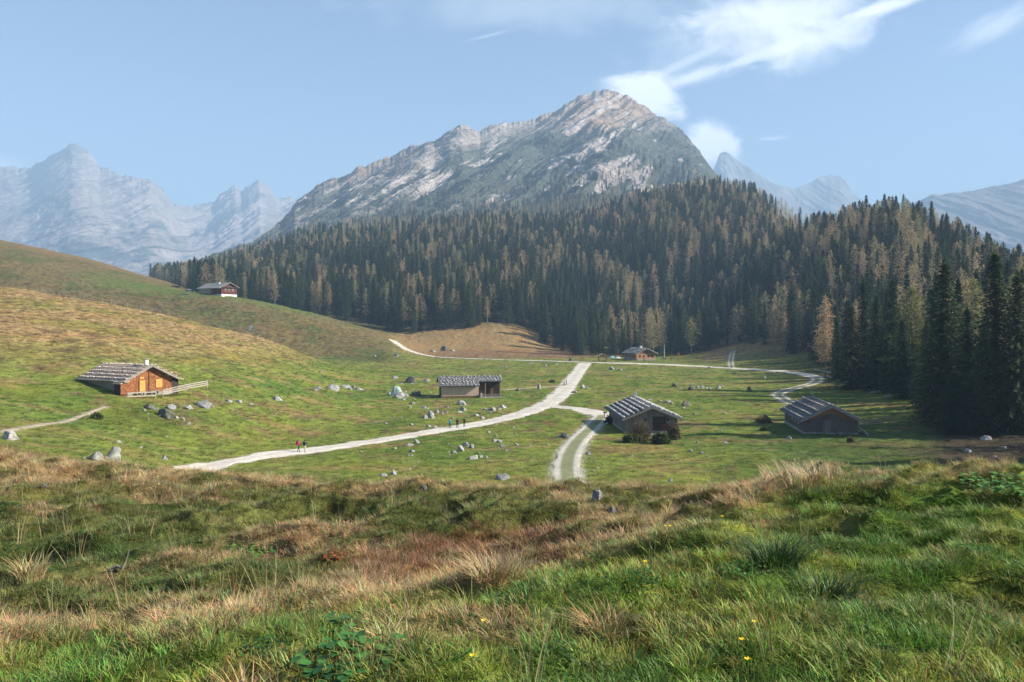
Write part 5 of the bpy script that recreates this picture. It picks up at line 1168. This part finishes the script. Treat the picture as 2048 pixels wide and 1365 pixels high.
Q = scatter_pts(2.3, 33, 95, 7.0); px, Yq = Q[:, 0], Q[:, 1]; n = len(Q); t = tint_at(px, Yq)
dry = ss(t[:, 0] / np.maximum(t[:, 1], 1e-3), 1.0, 1.42); Xq = (px - CX) / FP * Yq; zq = Zat(px, Yq)
u = gr.uniform(size=n); cl = fbm(Xq / .8, Yq / .9, 2, 95)
pk = np.where(u < dry * .85, np.where(gr.uniform(size=n) < .5, 2, 3), np.where(gr.uniform(size=n) < .45 + .4 * cl, 1, 0))
pk = np.where((gr.uniform(size=n) < .05) & (dry < .4), 5, pk); pk = np.where(gr.uniform(size=n) < .012 + .02 * dry, 6, pk)
tc = t * gr.uniform(1.1, 2.1, (n, 1)) * (1 + gr.normal(0, .08, (n, 3)))
isdry = (pk == 2) | (pk == 3) | ((pk == 6) & (dry > .3)); tc[isdry] = tc[isdry] * .55 + A(.44, .32, .17) * gr.uniform(.3, .85, (isdry.sum(), 1)); tc[pk == 5] = A(.055, .12, .025) * gr.uniform(.7, 1.5, ((pk == 5).sum(), 1))
mx = gr.uniform(size=n) < .10; tc[mx & ~isdry] = tc[mx & ~isdry] * .5 + A(.3, .24, .08) * .5
rus = gr.uniform(size=n) < .8 * (fbm(Xq / .5, Yq / .6, 3, 97) > -.12) * np.exp(-((px - 930) / 200) ** 4 - ((HY - FP * zq / Yq - 1112 + (px - 900) * .12) / 42) ** 4); pk[rus & (u < .8)] = 2; tc[rus] = A(.24, .125, .07) * gr.uniform(.6, 1.5, (rus.sum(), 1))
sc = gr.uniform(.5, 1.0, n) * (1 + ss(Yq, 8, 30) * .6) * np.where(rus, 1.3, 1)
rot = np.stack([gr.normal(0, .12, n), gr.normal(0, .12, n), gr.uniform(0, 6.283, n)], 1)
scatter('grass', VAR, np.stack([Xq, Yq, zq], 1), rot, np.stack([sc, sc, sc * gr.uniform(.8, 1.25, n)], 1), pk, [M_BLADE], 'short green and dry tan grass covering the foreground slope', 'grass', tc)
print('tufts', n)
# tall dry stems
Q = scatter_pts(3.2, 30, 4.5, 12); px, Yq = Q[:, 0], Q[:, 1]; zq = Zat(px, Yq); py = HY - FP * zq / Yq; le = np.interp(px, LX, LYY)
keep = gr.uniform(size=len(Q)) < np.where(py < le + 10, np.where(px < 1300, .8, .5) * ss(fbm((px - CX) / FP * Yq / 1.5, Yq / 1.8, 2, 99), -.15, .3), .07); px, Yq, zq = px[keep], Yq[keep], zq[keep]; n = len(px)
sc = gr.uniform(.55, 1.1, n); scatter('dry_grass_stems', VAR, np.stack([(px - CX) / FP * Yq, Yq, zq], 1), np.stack([gr.normal(0, .15, n), gr.normal(0, .15, n), gr.uniform(0, 6.28, n)], 1), np.stack([sc, sc, sc], 1), np.full(n, 4), [M_BLADE], 'tall thin straw coloured grass stems along the foreground brow', 'grass', A(.42, .32, .17) * gr.uniform(.6, 1.2, (n, 1)))
# coarse turf tussocks on meadow and hillside
Q = scatter_pts(48, 430, 1.1, 70, -60, 2110, 1.3); px, Yq = Q[:, 0], Q[:, 1]; nr = bil(near_road, px, Yq); hs = bil(near_house, px, Yq); keep = (nr > .5) & (hs > -5.5) & ~((Yq > np.interp(px, EX, EY) - 5)); px, Yq = px[keep], Yq[keep]; n = len(px); t = tint_at(px, Yq); zq = Zat(px, Yq)
sc = gr.uniform(1.6, 3.6, n) * (Yq / 120) ** .35; scatter('meadow_tussocks', VAR, np.stack([(px - CX) / FP * Yq, Yq, zq - .03], 1), np.stack([np.zeros(n), np.zeros(n), gr.uniform(0, 6.28, n)], 1), np.stack([sc * 1.3, sc * 1.3, sc * .8], 1), gr.integers(1, 4, n), [M_BLADE], 'grass tussocks dotted over meadow and hillside', 'grass', t * gr.uniform(.7, 1.45, (n, 1)) * (1 + gr.normal(0, .06, (n, 3))))
print('meadow', n)
# single foreground plants
def clump(px, py, n, h0, h1, rad, lean, wid, col, label, name='grass_clump', seed=1, cat='grass clump', leaf=False, ymin=2.5, size=.06, hh=.1):
    p = at(px, py, ymin); V, F, mi, cc = leafy_arrays(n, rad, seed, size, hh) if leaf else tuft_arrays(n, h0, h1, rad, lean, wid, seed, .15, 4)
    m_, w, b = mat('clump tint', .6); cx = w.mix(1.0, c4(col), w.node('ShaderNodeAttribute', attribute_name='tint').outputs['Color'], 'MULTIPLY'); w.plug(b.inputs['Base Color'], cx)
    o = link(bpy.data.objects.new(name, npmesh(name, V, [F], [m_], colors=cc))); o.location = p; tag(o, label, cat)
clump(62, 1165, 240, .15, .38, .13, .8, .0035, (.40, .30, .15), 'stiff straw coloured grass clump standing alone at the left edge', seed=3)
clump(1548, 1135, 320, .12, .34, .16, 1.1, .004, (.05, .09, .025), 'dark green arching grass clump on the right mound', seed=4)
clump(1655, 1200, 260, .10, .26, .17, 1.2, .005, (.07, .12, .03), 'bright green arching grass clump right of the dark one', seed=5)
clump(1210, 1265, 200, .08, .2, .13, 1.3, .003, (.35, .24, .10), 'small golden dry grass clump at the bottom middle right', seed=6)
clump(1300, 910, 1, .1, .2, .1, 1, .003, (.4, .3, .15), 'single short straw blade on the brow', seed=7) if False else None
clump(985, 1165, 220, .12, .3, .14, 1.0, .0035, (.38, .28, .14), 'pale dry grass clump on the tan ledge near the middle', seed=8)
clump(1640, 965, 420, .14, .32, .8, .9, .005, (.38, .30, .17), 'feathery straw coloured grass clump topping the right brow', seed=9)
clump(715, 1335, 130, 0, 0, .32, 0, 0, (.05, .13, .03), 'patch of broad round green leaves at the bottom of the view', 'leafy_plant', 11, 'plant', True, size=.026, hh=.09)
clump(690, 1270, 24, 0, 0, .14, 0, 0, (.07, .16, .05), 'small pale green rosette above the broad leaf patch', 'leafy_plant', 12, 'plant', True, size=.025)
clump(668, 1128, 40, 0, 0, .14, 0, 0, (.24, .06, .02), 'red and orange leaved plant beside the rusty grass patch', 'leafy_plant', 13, 'plant', True, size=.022, hh=.16)
clump(500, 1108, 160, 0, 0, .4, 0, 0, (.08, .17, .03), 'green round leaved patch in the hollow left of centre', 'leafy_plant', 14, 'plant', True, size=.022)
clump(2020, 985, 260, 0, 0, .6, 0, 0, (.09, .17, .03), 'leafy green patch on the brow at the right edge', 'leafy_plant', 15, 'plant', True, size=.03, hh=.15)
m = MB(); q = at(240, 1150, 3); m.tube([q + Vector(v) for v in ((-.14, 0, .05), (-.05, .02, .08), (.03, 0, .06), (.06, .02, .14), (.10, .02, .28))], [.012, .018, .016, .010, .004], 7); m.tube([q + Vector(v) for v in ((-.05, .02, .08), (-.10, 0, .02))], [.015, .006], 5); tag(m.build('dead_branch', M_OLD), 'small bleached twisted branch in the green patch at left', 'branch')
M_YEL = simple('yellow petals', (.85, .62, .03), (.8, .5, .02), 2, bs=0); M_STEM = simple('flower stem', (.1, .2, .04), (.08, .15, .03), 2, bs=0)
FL = [(968, 1336 - 60), (1510, 1281), (1485, 1318), (945, 1352), (1496, 1360), (1292, 1151), (1445, 1055), (1341, 1078), (1500, 1032), (1332, 1077)]
for k, (x, y) in enumerate(FL):
    p = at(x, y, 2.5); r = empty('yellow_flower', p); m = MB(); m.tube([(0, 0, -.02), (0, 0, .09)], [.0025, .002], 5); m.build('stem', M_STEM, r)
    m = MB(); s = .014
    for q in range(5): a = 6.283 * q / 5; m.add([(0, 0, .092), (s * math.cos(a - .5), s * math.sin(a - .5), .10), (s * 1.35 * math.cos(a), s * 1.35 * math.sin(a), .104), (s * math.cos(a + .5), s * math.sin(a + .5), .10)], [(0, 1, 2, 3)])
    m.build('petals', M_YEL, r); tag(r, 'tiny yellow buttercup in the green turf of the right mound', 'flower', 'buttercups in the foreground')
